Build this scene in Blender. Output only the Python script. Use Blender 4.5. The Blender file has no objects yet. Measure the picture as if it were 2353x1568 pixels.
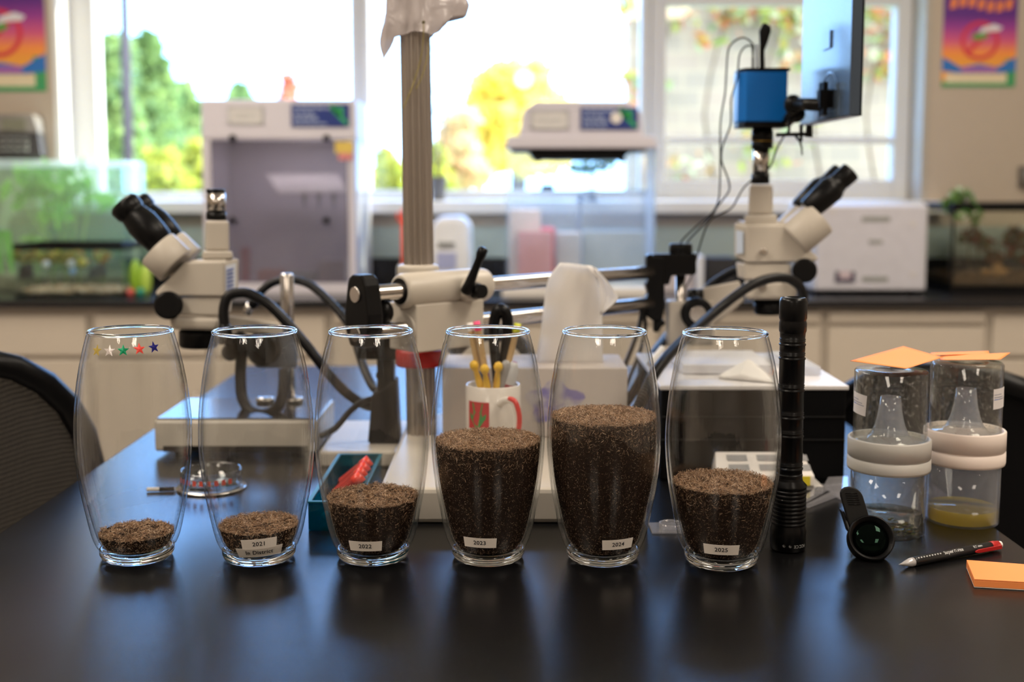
import bpy, bmesh, math, random
import numpy as np
from mathutils import Vector, Matrix
R = math.radians
random.seed(7)
S = bpy.context.scene
C = S.collection

# ---------------------------------------------------------------- camera
F, CX, CY, PITCH, CAMH = 2700.0, 1176.5, 685.0, R(5.5), 1.27
cam_d = bpy.data.cameras.new('camera')
cam = bpy.data.objects.new('camera', cam_d); C.objects.link(cam)
cam_d.sensor_width = 36.0; cam_d.lens = F / 2353 * 36.0
cam_d.shift_y = -(784 - CY) / 2353
cam.location = (0, 0, CAMH); cam.rotation_euler = (R(90) - PITCH, 0, 0)
cam_d.clip_start = 0.02; cam_d.clip_end = 300
cam_d.dof.use_dof = True; cam_d.dof.focus_distance = 1.085; cam_d.dof.aperture_fstop = 3.9
S.camera = cam
# ---------------------------------------------------------------- world, lamps, exposure
S.view_settings.view_transform = 'Standard'; S.view_settings.look = 'None'
S.view_settings.gamma = 1.0; S.view_settings.use_curve_mapping = False
S.view_settings.exposure = 0.0
W = bpy.data.worlds.new('sky'); S.world = W; W.use_nodes = True
nt = W.node_tree; nt.nodes.clear()
wo = nt.nodes.new('ShaderNodeOutputWorld'); bg = nt.nodes.new('ShaderNodeBackground')
tc = nt.nodes.new('ShaderNodeTexCoord'); sx = nt.nodes.new('ShaderNodeSeparateXYZ'); cr = nt.nodes.new('ShaderNodeValToRGB')
nt.links.new(tc.outputs['Generated'], sx.inputs[0]); nt.links.new(sx.outputs['Z'], cr.inputs[0])
cr.color_ramp.elements[0].position = 0.0; cr.color_ramp.elements[0].color = (0.34, 0.60, 1.0, 1)
cr.color_ramp.elements[1].position = 0.45; cr.color_ramp.elements[1].color = (0.16, 0.40, 1.0, 1)
mh = nt.nodes.new('ShaderNodeMapRange'); mh.inputs[1].default_value = -.35; mh.inputs[2].default_value = .55; nt.links.new(sx.outputs['Y'], mh.inputs[0])
mxw = nt.nodes.new('ShaderNodeMix'); mxw.data_type = 'RGBA'; nt.links.new(mh.outputs[0], mxw.inputs[0]); mxw.inputs[6].default_value = (.60, .62, .60, 1); nt.links.new(cr.outputs[0], mxw.inputs[7])   # hazier, paler sky away from the windows' side
nt.links.new(mxw.outputs[2], bg.inputs[0]); bg.inputs[1].default_value = 9.5
nt.links.new(bg.outputs[0], wo.inputs[0])
sun = bpy.data.lights.new('sun', 'SUN'); sun.energy = 20.0; sun.angle = R(1); sun.color = (1, .90, .70)
so = bpy.data.objects.new('sun', sun); C.objects.link(so); so.rotation_euler = Vector((.80, .30, .52)).to_track_quat('Z', 'Y').to_euler()
def area(name, loc, sx_, sy_, e, col, rot=(0, 0, 0), portal=False):
    l = bpy.data.lights.new(name, 'AREA'); l.shape = 'RECTANGLE'; l.size = sx_; l.size_y = sy_
    l.energy = e; l.color = col
    if portal: l.cycles.is_portal = True
    o = bpy.data.objects.new(name, l); C.objects.link(o); o.location = loc; o.rotation_euler = rot
    return o
for X in (-1.35, 1.35):
    for Yy, E_ in ((-2.0, 28), (0.6, 40), (2.5, 33)):
        area('ceiling_lamp', (X, Yy, 2.86), .56, 1.16, E_, (1.0, .87, .72))
area('window_portal', (-.08, 4.56, 1.78), 3.2, 1.2, 1, (1, 1, 1), (R(-90), 0, 0), portal=True)
cy = S.cycles
cy.max_bounces = 11; cy.diffuse_bounces = 3; cy.glossy_bounces = 4; cy.transmission_bounces = 9
cy.transparent_max_bounces = 32; cy.use_denoising = True; cy.sample_clamp_indirect = 6.0
cy.caustics_reflective = True; cy.caustics_refractive = True; cy.blur_glossy = 0.3

# ---------------------------------------------------------------- picture-to-place helpers
cp, sp_ = math.cos(PITCH), math.sin(PITCH)
def ray(x, y):
    u = (x - CX) / F; v = (y - CY) / F
    return Vector((u, cp - v * sp_, -sp_ - v * cp))
def at(x, y, Y):
    r = ray(x, y); t = Y / r.y
    return Vector((r.x * t, Y, CAMH + r.z * t))
def on(x, y, z):
    r = ray(x, y); t = (z - CAMH) / r.z
    return Vector((r.x * t, r.y * t, z))
def mpp(Y): return Y / F          # metres per pixel at depth Y
T = 0.914

# ---------------------------------------------------------------- materials
def _m(name):
    m = bpy.data.materials.new(name); m.use_nodes = True
    return m, m.node_tree, m.node_tree.nodes['Principled BSDF']
_cache = {}
def M(col, rough=.5, metal=0., var=.08, scale=25., bump=0., bscale=300., spec=.5, coat=0., name=None, trans=0., emit=0., sheen=0., sub=0.):
    key = (tuple(col), rough, metal, var, scale, bump, bscale, spec, coat, trans, emit, sheen, sub)
    if key in _cache: return _cache[key]
    m, t, p = _m(name or 'paint'); N, L = t.nodes, t.links
    p.inputs['Roughness'].default_value = rough; p.inputs['Metallic'].default_value = metal
    p.inputs['Specular IOR Level'].default_value = spec; p.inputs['Coat Weight'].default_value = coat
    p.inputs['Transmission Weight'].default_value = trans
    if sub: p.inputs['Subsurface Weight'].default_value = sub; p.inputs['Subsurface Radius'].default_value = (.02, .02, .02)
    g = N.new('ShaderNodeTexCoord'); n = N.new('ShaderNodeTexNoise'); n.inputs['Scale'].default_value = scale; n.inputs['Detail'].default_value = 4
    L.new(g.outputs['Object'], n.inputs['Vector'])
    mx = N.new('ShaderNodeMix'); mx.data_type = 'RGBA'
    c = list(col[:3])
    mx.inputs[6].default_value = [v * (1 - var) for v in c] + [1]; mx.inputs[7].default_value = [min(1, v * (1 + var)) for v in c] + [1]
    L.new(n.outputs['Fac'], mx.inputs[0]); L.new(mx.outputs[2], p.inputs['Base Color'])
    if emit: L.new(mx.outputs[2], p.inputs['Emission Color']); p.inputs['Emission Strength'].default_value = emit
    if bump:
        n2 = N.new('ShaderNodeTexNoise'); n2.inputs['Scale'].default_value = bscale; L.new(g.outputs['Object'], n2.inputs['Vector'])
        b = N.new('ShaderNodeBump'); b.inputs['Strength'].default_value = bump; b.inputs['Distance'].default_value = .002
        L.new(n2.outputs['Fac'], b.inputs['Height']); L.new(b.outputs[0], p.inputs['Normal'])
    _cache[key] = m
    return m
def thin(name, tint=(1, 1, 1), refl=1.0, rough=.0, edge=(.55, .6, .62), haze=0., hazecol=(.8, .8, .8), streak=0., spots=False):
    """thin clear wall: transparent + mirror by Schlick fresnel, a little darker where the wall is seen edge on"""
    m = bpy.data.materials.new(name); m.use_nodes = True; t = m.node_tree; N, L = t.nodes, t.links; N.clear()
    out = N.new('ShaderNodeOutputMaterial'); lw = N.new('ShaderNodeLayerWeight'); lw.inputs[0].default_value = .5
    pw = N.new('ShaderNodeMath'); pw.operation = 'POWER'; pw.inputs[1].default_value = 5; L.new(lw.outputs['Facing'], pw.inputs[0])
    ma = N.new('ShaderNodeMath'); ma.operation = 'MULTIPLY_ADD'; ma.inputs[1].default_value = .95 * refl; ma.inputs[2].default_value = .045 * refl; ma.use_clamp = True
    L.new(pw.outputs[0], ma.inputs[0])
    tr = N.new('ShaderNodeBsdfTransparent'); mx = N.new('ShaderNodeMix'); mx.data_type = 'RGBA'
    pe = N.new('ShaderNodeMath'); pe.operation = 'POWER'; pe.inputs[1].default_value = 7; L.new(lw.outputs['Facing'], pe.inputs[0]); L.new(pe.outputs[0], mx.inputs[0])
    mx.inputs[6].default_value = (*tint, 1); mx.inputs[7].default_value = (*[a * b for a, b in zip(tint, edge)], 1)
    L.new(mx.outputs[2], tr.inputs[0])
    gl = N.new('ShaderNodeBsdfGlossy'); gl.inputs['Roughness'].default_value = rough
    ms = N.new('ShaderNodeMixShader'); L.new(ma.outputs[0], ms.inputs[0]); L.new(tr.outputs[0], ms.inputs[1]); L.new(gl.outputs[0], ms.inputs[2])
    last = ms
    if streak or haze or spots:
        g = N.new('ShaderNodeTexCoord')
        if streak:
            mp = N.new('ShaderNodeMapping'); mp.inputs['Scale'].default_value = (90, 90, 5); L.new(g.outputs['Object'], mp.inputs[0])
            n = N.new('ShaderNodeTexNoise'); n.inputs['Scale'].default_value = 3; L.new(mp.outputs[0], n.inputs['Vector'])
            b = N.new('ShaderNodeBump'); b.inputs['Strength'].default_value = streak; b.inputs['Distance'].default_value = .0008
            L.new(n.outputs['Fac'], b.inputs['Height']); L.new(b.outputs[0], gl.inputs['Normal'])
        if haze or spots:
            df = N.new('ShaderNodeBsdfDiffuse'); df.inputs[0].default_value = (*hazecol, 1)
            tl = N.new('ShaderNodeBsdfTranslucent'); tl.inputs[0].default_value = (*hazecol, 1)
            a2 = N.new('ShaderNodeMixShader'); L.new(df.outputs[0], a2.inputs[1]); L.new(tl.outputs[0], a2.inputs[2])
            m2 = N.new('ShaderNodeMixShader'); m2.inputs[0].default_value = haze; L.new(ms.outputs[0], m2.inputs[1]); L.new(a2.outputs[0], m2.inputs[2]); last = m2
            if spots:
                v = N.new('ShaderNodeTexNoise'); v.inputs['Scale'].default_value = 260; v.inputs['Detail'].default_value = 3; L.new(g.outputs['Object'], v.inputs['Vector'])
                r = N.new('ShaderNodeMapRange'); r.inputs[1].default_value = .58; r.inputs[2].default_value = .74; r.inputs[3].default_value = haze; r.inputs[4].default_value = haze + .22
                L.new(v.outputs['Fac'], r.inputs[0]); L.new(r.outputs[0], m2.inputs[0])
    L.new(last.outputs[0], out.inputs[0])
    return m
def solidglass(name, col=(1, 1, 1), ior=1.48, rough=0.):
    m, t, p = _m(name); p.inputs['Base Color'].default_value = (*col, 1); p.inputs['Transmission Weight'].default_value = 1
    p.inputs['Roughness'].default_value = rough; p.inputs['IOR'].default_value = ior
    return m
def island(name, cols, rough=.7, spec=.3, trans=0.):
    """colour picked per loose piece (leaves, grains)"""
    m, t, p = _m(name); N, L = t.nodes, t.links
    g = N.new('ShaderNodeNewGeometry'); r = N.new('ShaderNodeValToRGB'); L.new(g.outputs['Random Per Island'], r.inputs[0])
    e = r.color_ramp.elements; k = len(cols)
    e[0].position = 0; e[0].color = (*cols[0], 1); e[1].position = 1; e[1].color = (*cols[-1], 1)
    for i in range(1, k - 1):
        x = e.new(i / (k - 1)); x.color = (*cols[i], 1)
    L.new(r.outputs[0], p.inputs['Base Color']); p.inputs['Roughness'].default_value = rough; p.inputs['Specular IOR Level'].default_value = spec
    if trans:
        tl = N.new('ShaderNodeBsdfTranslucent'); L.new(r.outputs[0], tl.inputs[0]); ms = N.new('ShaderNodeMixShader'); ms.inputs[0].default_value = trans
        out = N['Material Output']; L.new(p.outputs[0], ms.inputs[1]); L.new(tl.outputs[0], ms.inputs[2]); L.new(ms.outputs[0], out.inputs[0])
    return m
def hsv(h, s, v):
    import colorsys
    return colorsys.hsv_to_rgb(h, s, v)

BLACK = M((.004, .004, .0045), .34, spec=.18, name='black_plastic'); BLACKM = M((.003, .003, .0035), .30, spec=.22, name='black_anodised')
RUBBER = M((.007, .007, .007), .6, spec=.3, name='rubber'); CHROME = M((.62, .58, .54), .22, 1., var=.03, name='chrome')
ALU = M((.42, .38, .345), .34, .9, var=.05, name='aluminium'); BEIGE = M((.53, .485, .42), .38, var=.03, spec=.45, name='beige_enamel')
WHITE = M((.76, .73, .70), .45, var=.03, name='white_plastic'); PAPER = M((.82, .78, .74), .7, var=.02, name='paper')
CREAM = M((.56, .495, .415), .45, var=.03, name='cream_laminate'); INK = M((.02, .02, .025), .6, name='ink')
RED = M((.45, .01, .01), .4, name='red_plastic'); ORANGE = M((1.0, .31, .085), .6, var=.02, name='orange_paper')
ORANGE2 = M((.95, .27, .05), .6, var=.04, name='orange_paper_edge')

# ---------------------------------------------------------------- mesh builder
class MB:
    def __init__(s): s.v = []; s.f = []; s.m = []; s.sm = []
    def add(s, vs, fs, mi=0, smooth=False):
        o = len(s.v); s.v += [Vector(v) for v in vs]
        for f in fs: s.f.append([i + o for i in f]); s.m.append(mi); s.sm.append(smooth)
        return s
    def box(s, a, b, mi=0, X=None):
        x0, y0, z0 = a; x1, y1, z1 = b
        v = [Vector(p) for p in ((x0, y0, z0), (x1, y0, z0), (x1, y1, z0), (x0, y1, z0), (x0, y0, z1), (x1, y0, z1), (x1, y1, z1), (x0, y1, z1))]
        if X is not None: v = [X @ p for p in v]
        return s.add(v, [(3, 2, 1, 0), (4, 5, 6, 7), (0, 1, 5, 4), (1, 2, 6, 5), (2, 3, 7, 6), (3, 0, 4, 7)], mi)
    def lathe(s, prof, seg=48, X=None, mi=0, smooth=True, cap0=False, cap1=False, mis=None):
        vs = []; fs = []; n = len(prof)
        for (r, z) in prof:
            for k in range(seg):
                a = 2 * math.pi * k / seg; vs.append(Vector((r * math.cos(a), r * math.sin(a), z)))
        if X is not None: vs = [X @ v for v in vs]
        for i in range(n - 1):
            ff = []
            for k in range(seg):
                k2 = (k + 1) % seg; ff.append((i * seg + k, i * seg + k2, (i + 1) * seg + k2, (i + 1) * seg + k))
            fs.append(ff)
        o = len(s.v); s.v += vs
        for i, ff in enumerate(fs):
            for f in ff: s.f.append([q + o for q in f]); s.m.append(mis[i] if mis else mi); s.sm.append(smooth)
        if cap0: s.f.append([o + k for k in reversed(range(seg))]); s.m.append(mi); s.sm.append(False)
        if cap1: s.f.append([o + (n - 1) * seg + k for k in range(seg)]); s.m.append(mi); s.sm.append(False)
        return s
    def cyl(s, p, q, r, r2=None, seg=24, mi=0):
        p, q = Vector(p), Vector(q); d = q - p; X = Matrix.Translation(p) @ d.to_track_quat('Z', 'Y').to_matrix().to_4x4()
        return s.lathe([(r, 0), (r if r2 is None else r2, d.length)], seg, X, mi, True, True, True)
    def turned(s, p, q, prof, seg=28, mi=0, mis=None):
        """lathe along p->q; prof = [(fraction, radius)]"""
        p, q = Vector(p), Vector(q); d = q - p; X = Matrix.Translation(p) @ d.to_track_quat('Z', 'Y').to_matrix().to_4x4()
        return s.lathe([(r, f * d.length) for f, r in prof], seg, X, mi, True, True, True, mis)
    def tube(s, pts, r, seg=10, mi=0, closed=False, sub=0):
        pts = [Vector(p) for p in pts]
        for _ in range(sub):
            q = [pts[0]]
            for i in range(len(pts) - 1):
                p0 = pts[max(i - 1, 0)]; p1 = pts[i]; p2 = pts[i + 1]; p3 = pts[min(i + 2, len(pts) - 1)]
                q.append((-p0 + 9 * p1 + 9 * p2 - p3) / 16); q.append(p2)
            pts = q
        n = len(pts); rs = r if isinstance(r, (list, tuple)) else [r] * n
        if len(rs) != n: rs = list(np.interp(np.linspace(0, 1, n), np.linspace(0, 1, len(rs)), rs))
        vs = []; t0 = (pts[1] - pts[0]).normalized(); u = t0.orthogonal().normalized()
        for i in range(n):
            t = (pts[min(i + 1, n - 1)] - pts[max(i - 1, 0)]).normalized()
            u = (u - t * u.dot(t)).normalized(); w = t.cross(u)
            for k in range(seg):
                a = 2 * math.pi * k / seg; vs.append(pts[i] + (u * math.cos(a) + w * math.sin(a)) * rs[i])
        fs = [(i * seg + k, i * seg + (k + 1) % seg, (i + 1) * seg + (k + 1) % seg, (i + 1) * seg + k) for i in range(n - 1) for k in range(seg)]
        s.add(vs, fs, mi, True); o = len(s.v) - len(vs)
        s.f.append([o + k for k in reversed(range(seg))]); s.m.append(mi); s.sm.append(False)
        s.f.append([o + (n - 1) * seg + k for k in range(seg)]); s.m.append(mi); s.sm.append(False)
        return s
    def hull(s, pts, mi=0):
        bm = bmesh.new()
        for p in pts: bm.verts.new(p)
        r = bmesh.ops.convex_hull(bm, input=bm.verts[:])
        bmesh.ops.dissolve_limit(bm, angle_limit=.02, verts=bm.verts[:], edges=bm.edges[:])
        bm.verts.index_update(); o = len(s.v); ids = {}
        for v in bm.verts:
            if v.link_faces: ids[v] = len(s.v); s.v.append(v.co.copy())
        for f in bm.faces: s.f.append([ids[v] for v in f.verts]); s.m.append(mi); s.sm.append(False)
        bm.free(); return s
    def prism(s, poly, d, mi=0):
        """poly: 3D points of a flat outline (any winding), d: extrusion vector"""
        d = Vector(d); n = len(poly); a = [Vector(p) for p in poly]; b = [p + d for p in a]
        return s.add(a + b, [tuple(range(n))[::-1], tuple(range(n, 2 * n))] + [(i, (i + 1) % n, n + (i + 1) % n, n + i) for i in range(n)], mi)
    def pxprism(s, px, Y, depth, mi=0):
        return s.prism([at(x, y, Y) for x, y in px], (0, depth, 0), mi)
    def sphere(s, c, r, seg=16, rings=10, sc=(1, 1, 1), mi=0):
        c = Vector(c); X = Matrix.Translation(c) @ Matrix.Diagonal((*sc, 1))
        return s.lathe([(max(r * math.sin(math.pi * i / rings), 1e-5), -r * math.cos(math.pi * i / rings)) for i in range(rings + 1)], seg, X, mi)
    def mesh(s, name, mats, off=Vector((0, 0, 0)), fix=True):
        me = bpy.data.meshes.new(name); me.from_pydata([v - off for v in s.v], [], s.f)
        for m in (mats if isinstance(mats, (list, tuple)) else [mats]): me.materials.append(m)
        me.polygons.foreach_set('material_index', s.m); me.polygons.foreach_set('use_smooth', s.sm)
        if fix:
            bm = bmesh.new(); bm.from_mesh(me); bmesh.ops.recalc_face_normals(bm, faces=bm.faces[:]); bm.to_mesh(me); bm.free()
        me.update(); return me
def tag(o, label=None, cat=None, group=None, kind=None):
    if label: o['label'] = label
    if cat: o['category'] = cat
    if group: o['group'] = group
    if kind: o['kind'] = kind
    return o
def thing(name, loc, label, cat, group=None):
    o = bpy.data.objects.new(name, None); C.objects.link(o); o.location = loc; o.empty_display_size = .05
    return tag(o, label, cat, group)
def origin_of(o):
    p = Vector((0, 0, 0))
    while o is not None: p += o.location; o = o.parent
    return p
def part(root, name, mb, mats, bevel=0., local=False, label=None, segs=2, kind=None, fix=True):
    off = Vector((0, 0, 0)) if (root is None or local) else origin_of(root)
    o = bpy.data.objects.new(name, mb.mesh(name, mats, off, fix)); C.objects.link(o)
    if root is not None: o.parent = root
    if bevel:
        b = o.modifiers.new('bevel', 'BEVEL'); b.width = bevel; b.segments = segs; b.limit_method = 'ANGLE'; b.angle_limit = R(35)
        b.harden_normals = False
    return tag(o, label, kind=kind)
def single(name, mb, mats, label, cat, group=None, bevel=0., kind=None, origin=None, segs=2, fix=True):
    """a thing that is one mesh; its origin is put at the middle of its underside"""
    xs = [v.x for v in mb.v]; ys = [v.y for v in mb.v]; zs = [v.z for v in mb.v]
    org = Vector(origin) if origin else Vector(((min(xs) + max(xs)) / 2, (min(ys) + max(ys)) / 2, min(zs)))
    o = bpy.data.objects.new(name, mb.mesh(name, mats, org, fix)); C.objects.link(o); o.location = org
    if bevel:
        b = o.modifiers.new('bevel', 'BEVEL'); b.width = bevel; b.segments = segs; b.limit_method = 'ANGLE'; b.angle_limit = R(35)
    return tag(o, label, cat, group, kind)
def struct(name, mb, mats, parent=None, bevel=0.):
    o = part(parent, name, mb, mats, bevel)
    if parent is None: o['kind'] = 'structure'
    return o
def text_mb(txt, size, fn, mi=0, space=1.0, bold=0.):
    """lettering as real geometry; fn maps (x, y) on the sheet to a place"""
    cu = bpy.data.curves.new('t', 'FONT'); cu.body = txt; cu.size = size; cu.align_x = 'CENTER'; cu.align_y = 'CENTER'; cu.resolution_u = 3; cu.space_character = space; cu.offset = size * bold
    ob = bpy.data.objects.new('t', cu); C.objects.link(ob); bpy.context.view_layer.update()
    me = ob.to_mesh(); mb = MB(); mb.add([fn(v.co.x, v.co.y) for v in me.vertices], [list(p.vertices) for p in me.polygons], mi)
    ob.to_mesh_clear(); bpy.data.objects.remove(ob); bpy.data.curves.remove(cu)
    return mb

# ================================================================ THE ROOM
WY = 4.30                      # inner face of the window wall
WALL = M((.48, .405, .325), .75, var=.03, bump=.1, bscale=400, name='tan_wall_paint')
TRIMW = M((.80, .80, .78), .4, var=.02, name='white_trim'); FRAMEG = M((.62, .62, .61), .4, var=.03, name='window_frame_paint')
OX0, OX1, OZ0, OZ1 = -1.654, 1.507, 1.19, 2.36
b = MB(); b.box((-3, WY, 0), (OX0, WY + .27, 2.9)); b.box((OX1, WY, 0), (3, WY + .27, 2.9))
b.box((OX0, WY, 0), (OX1, WY + .27, OZ0)); b.box((OX0, WY, OZ1), (OX1, WY + .27, 2.9)); struct('wall_back', b, WALL)
b = MB(); b.box((-3.15, -3.6, 0), (-3, WY + .27, 2.9)); struct('wall_left', b, WALL)
b = MB(); b.box((3, -3.6, 0), (3.15, WY + .27, 2.9)); struct('wall_right', b, WALL)
b = MB(); b.box((-3.15, -3.75, 0), (3.15, -3.6, 2.9)); struct('wall_front', b, WALL)
b = MB(); b.box((-3.15, -3.75, -.1), (3.15, WY + .27, 0)); struct('floor', b, M((.30, .27, .24), .35, var=.12, scale=6, name='vinyl_floor'))
b = MB(); b.box((-3.15, -3.75, 2.9), (3.15, WY + .27, 3.0)); struct('ceiling', b, M((.78, .76, .72), .9, name='ceiling_tile'))
# sill, lining of the opening, the strips of wall under it
b = MB(); b.box((OX0 - .05, WY - .07, OZ0 - .022), (OX1 + .05, WY + .27, OZ0 + .022)); struct('trim_1', b, TRIMW, bevel=.004)
b = MB(); b.box((OX0 - .002, WY - .004, OZ0 + .022), (OX0 + .02, WY + .27, OZ1)); struct('trim_2', b, TRIMW)
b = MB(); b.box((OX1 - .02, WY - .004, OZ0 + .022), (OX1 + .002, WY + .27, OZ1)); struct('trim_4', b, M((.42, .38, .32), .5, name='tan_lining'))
b = MB(); b.box((-3, WY - .02, 1.006), (3, WY - .0005, 1.119)); struct('trim_3', b, M((.36, .43, .40), .5, name='grey_green_panel'))
PANE = thin('window_glass', (.97, .99, .985), 1.0)
def zz(y, Y): return at(CX, y, Y).z
FY = 4.46
def window(n, x0, x1, frame_w, z0, z1, bars=(), sash=None):
    b = MB(); fw = frame_w
    for a, c in (((x0, FY - .03, z0), (x0 + fw, FY + .04, z1)), ((x1 - fw, FY - .03, z0), (x1, FY + .04, z1)), ((x0 + fw, FY - .03, z0), (x1 - fw, FY + .04, z0 + fw)), ((x0 + fw, FY - .03, z1 - fw), (x1 - fw, FY + .04, z1))): b.box(a, c)
    o = struct('window_%d' % n, b, FRAMEG, bevel=.004)
    g = MB(); g.box((x0 + fw, FY + .004, z0 + fw), (x1 - fw, FY + .008, z1 - fw)); part(o, 'pane', g, PANE)
    for (a, c) in bars:
        g = MB(); g.box(a, c); part(o, 'glazing_bar', g, FRAMEG, .003)
    return o
def wx(px, Y=FY): return (px - CX) * mpp(Y)
Z0 = OZ0 + .024
window(1, OX0 + .022, wx(832), .030, Z0, OZ1, [((wx(186), FY - .04, Z0 + .03), (wx(240), FY + .05, OZ1 - .03))])
window(2, wx(833), wx(1488), .036, Z0, OZ1)
window(3, wx(1489), OX1 - .022, .058, Z0, OZ1, [((wx(1510), FY - .035, zz(14, FY)), (OX1 - .07, FY + .045, zz(-12, FY))), ((wx(1512), FY - .015, zz(331, FY)), (OX1 - .08, FY + .03, zz(316, FY))),
       ((wx(1512), FY - .025, Z0 + .05), (OX1 - .08, FY + .035, zz(414, FY)))])

# ---- outdoors
GR = M((.30, .36, .16), .9, var=.35, scale=.8, name='lawn')
b = MB(); b.box((-60, 4.7, -.35), (60, 90, -.3)); o = struct('ground', b, GR)
b = MB(); b.box((-60, 17, -.3), (60, 21, -.28)); struct('road', b, M((.45, .44, .44), .9, name='asphalt'))
def leaf_cloud(name, root, blobs, n, size, mat, seed=1, flat=.0):
    rng = np.random.default_rng(seed); vol = np.array([q[3] * q[4] * q[5] for q in blobs]) ** .67; vol /= vol.sum()
    idx = rng.choice(len(blobs), n, p=vol); bb = np.array(blobs)[idx]
    d = rng.normal(size=(n, 3)); d /= np.linalg.norm(d, axis=1)[:, None]
    rr = rng.uniform(.55, 1.05, n)[:, None]; c = bb[:, :3] + d * rr * bb[:, 3:6]
    u = rng.normal(size=(n, 3)); u /= np.linalg.norm(u, axis=1)[:, None]; w = np.cross(u, rng.normal(size=(n, 3))); w /= np.linalg.norm(w, axis=1)[:, None]
    s = (size * rng.uniform(.6, 1.3, n))[:, None]
    v = np.stack([c - u * s, c + w * s * .5, c + u * s, c - w * s * .5], 1).reshape(-1, 3) - np.array(origin_of(root))
    me = bpy.data.meshes.new(name); me.vertices.add(len(v)); me.vertices.foreach_set('co', v.ravel().astype(np.float32))
    me.loops.add(4 * n); me.loops.foreach_set('vertex_index', np.arange(4 * n, dtype=np.int32)); me.polygons.add(n)
    me.polygons.foreach_set('loop_start', np.arange(0, 4 * n, 4, dtype=np.int32)); me.polygons.foreach_set('loop_total', np.full(n, 4, np.int32))
    me.update(); me.validate(); me.materials.append(mat)
    o = bpy.data.objects.new(name, me); C.objects.link(o); o.parent = root
    return o
LEAFG = island('green_leaves', [(.10, .20, .08), (.20, .34, .12), (.34, .48, .18), (.18, .32, .20)], trans=.45)
LEAFY = island('yellow_leaves', [(.9, .72, .10), (.97, .86, .30), (.95, .80, .18), (.9, .86, .35)], trans=.45)
LEAFO = island('orange_leaves', [(.75, .50, .30), (.88, .68, .42), (.7, .6, .4), (.85, .78, .6)], trans=.35)
LEAFV = island('vine_leaves', [(.15, .3, .10), (.45, .55, .10), (.6, .14, .08), (.7, .35, .2), (.25, .4, .2), (.9, .9, .8)], trans=.35)
BARK = M((.10, .075, .055), .9, var=.3, scale=12, bump=.5, bscale=60, name='bark')
def tree(name, px, Y, top, half, label, mat, n, size, seed, cat='tree', low=None, nb=9, group=None):
    base = Vector((at(px, 400, Y).x, Y, -.3)); z1 = at(px, top, Y).z; z0 = base.z + .2 if low is None else at(px, low, Y).z; hw = half * mpp(Y)
    t = thing(name, base, label, cat, group); rng = random.Random(seed); bl = []
    for k in range(nb):
        f = (k + .5) / nb; w = hw * (1 - f) ** .7 if cat == 'conifer' else hw * (.55 + .45 * math.sin(math.pi * min(1, f + .15)))
        rz = (z1 - z0) / nb * 1.1
        for q in range(2 if w > hw * .4 else 1):
            bl.append((base.x + rng.uniform(-.45, .45) * w, Y + rng.uniform(-.4, .4) * w, z0 + (z1 - z0) * f * .92 + rz * .4, w * .62, w * .6, rz))
    leaf_cloud('foliage', t, bl, n, size, mat, seed)
    m = MB(); m.tube([base, (base.x + .05, Y, (z0 + z1) / 2), (base.x, Y, z0 + (z1 - z0) * .85)], [hw * .09 + .05, hw * .06 + .03, .02], 8)
    for k in range(5):
        a = rng.uniform(0, 6.3); zb = z0 + (z1 - z0) * (.25 + .12 * k)
        m.tube([(base.x, Y, zb), (base.x + math.cos(a) * hw * .5, Y + math.sin(a) * hw * .5, zb + hw * .35)], [.04, .012], 6)
    part(t, 'trunk', m, BARK); return t
tree('green_tree', 255, 14, 90, 110, 'tall green tree outdoors at the left end of the left window', LEAFG, 9000, .11, 3, nb=11)
tree('green_tree', 345, 17, 80, 95, 'tallest green tree outdoors, just right of the grey pole', LEAFG, 9000, .11, 4, nb=11)
tree('green_tree', 425, 20, 200, 90, 'lower rounded green tree outdoors, nearest the tall white cabinet', LEAFG, 6000, .11, 5)
tree('maple_tree', 1185, 14, 150, 165, 'bright yellow maple tree outdoors behind the clear workstation', LEAFY, 3300, .14, 6, low=395)
tree('autumn_shrub', 1060, 11, 262, 70, 'orange brown autumn shrub outdoors beside the yellow maple', LEAFO, 3000, .09, 8, cat='shrub', low=440)
tree('autumn_shrub', 670, 30, 188, 45, 'distant reddish treetop showing above the tall white cabinet', island('red_leaves', [(.5, .12, .10), (.7, .3, .2), (.6, .35, .3)], trans=.3), 1800, .26, 9, cat='shrub')
tree('green_tree', 560, 29, 205, 60, 'distant pale green treetop above the left half of the tall white cabinet', LEAFG, 1800, .26, 10)
for k, (px, top, w) in enumerate(((370, 385, 75), (450, 365, 80), (880, 380, 60), (1000, 372, 55))):
    tree('garden_shrub', px, 9 + k * .5, top - 20, w, ['yellow green low shrub outdoors under the grey pole', 'low yellow green shrub outdoors left of the tall white cabinet', 'low shrub outdoors between the tall cabinet and the fluted column', 'low yellow shrub outdoors behind the window sill pot'][k],
         island('shrub_leaves', [(.35, .42, .06), (.6, .6, .12), (.25, .36, .10)], trans=.35), 1600, .06, 20 + k, cat='shrub', low=470, nb=4)
b = MB(); bx = at(294, 400, 10); b.cyl((bx.x, 10, -.3), (bx.x + .02, 10, 3.6), .045, .035, 16)
single('utility_pole', b, M((.05, .045, .07), .7, spec=.2, name='grey_pole'), 'thin grey metal pole standing outdoors in front of the green trees', 'pole')
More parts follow.
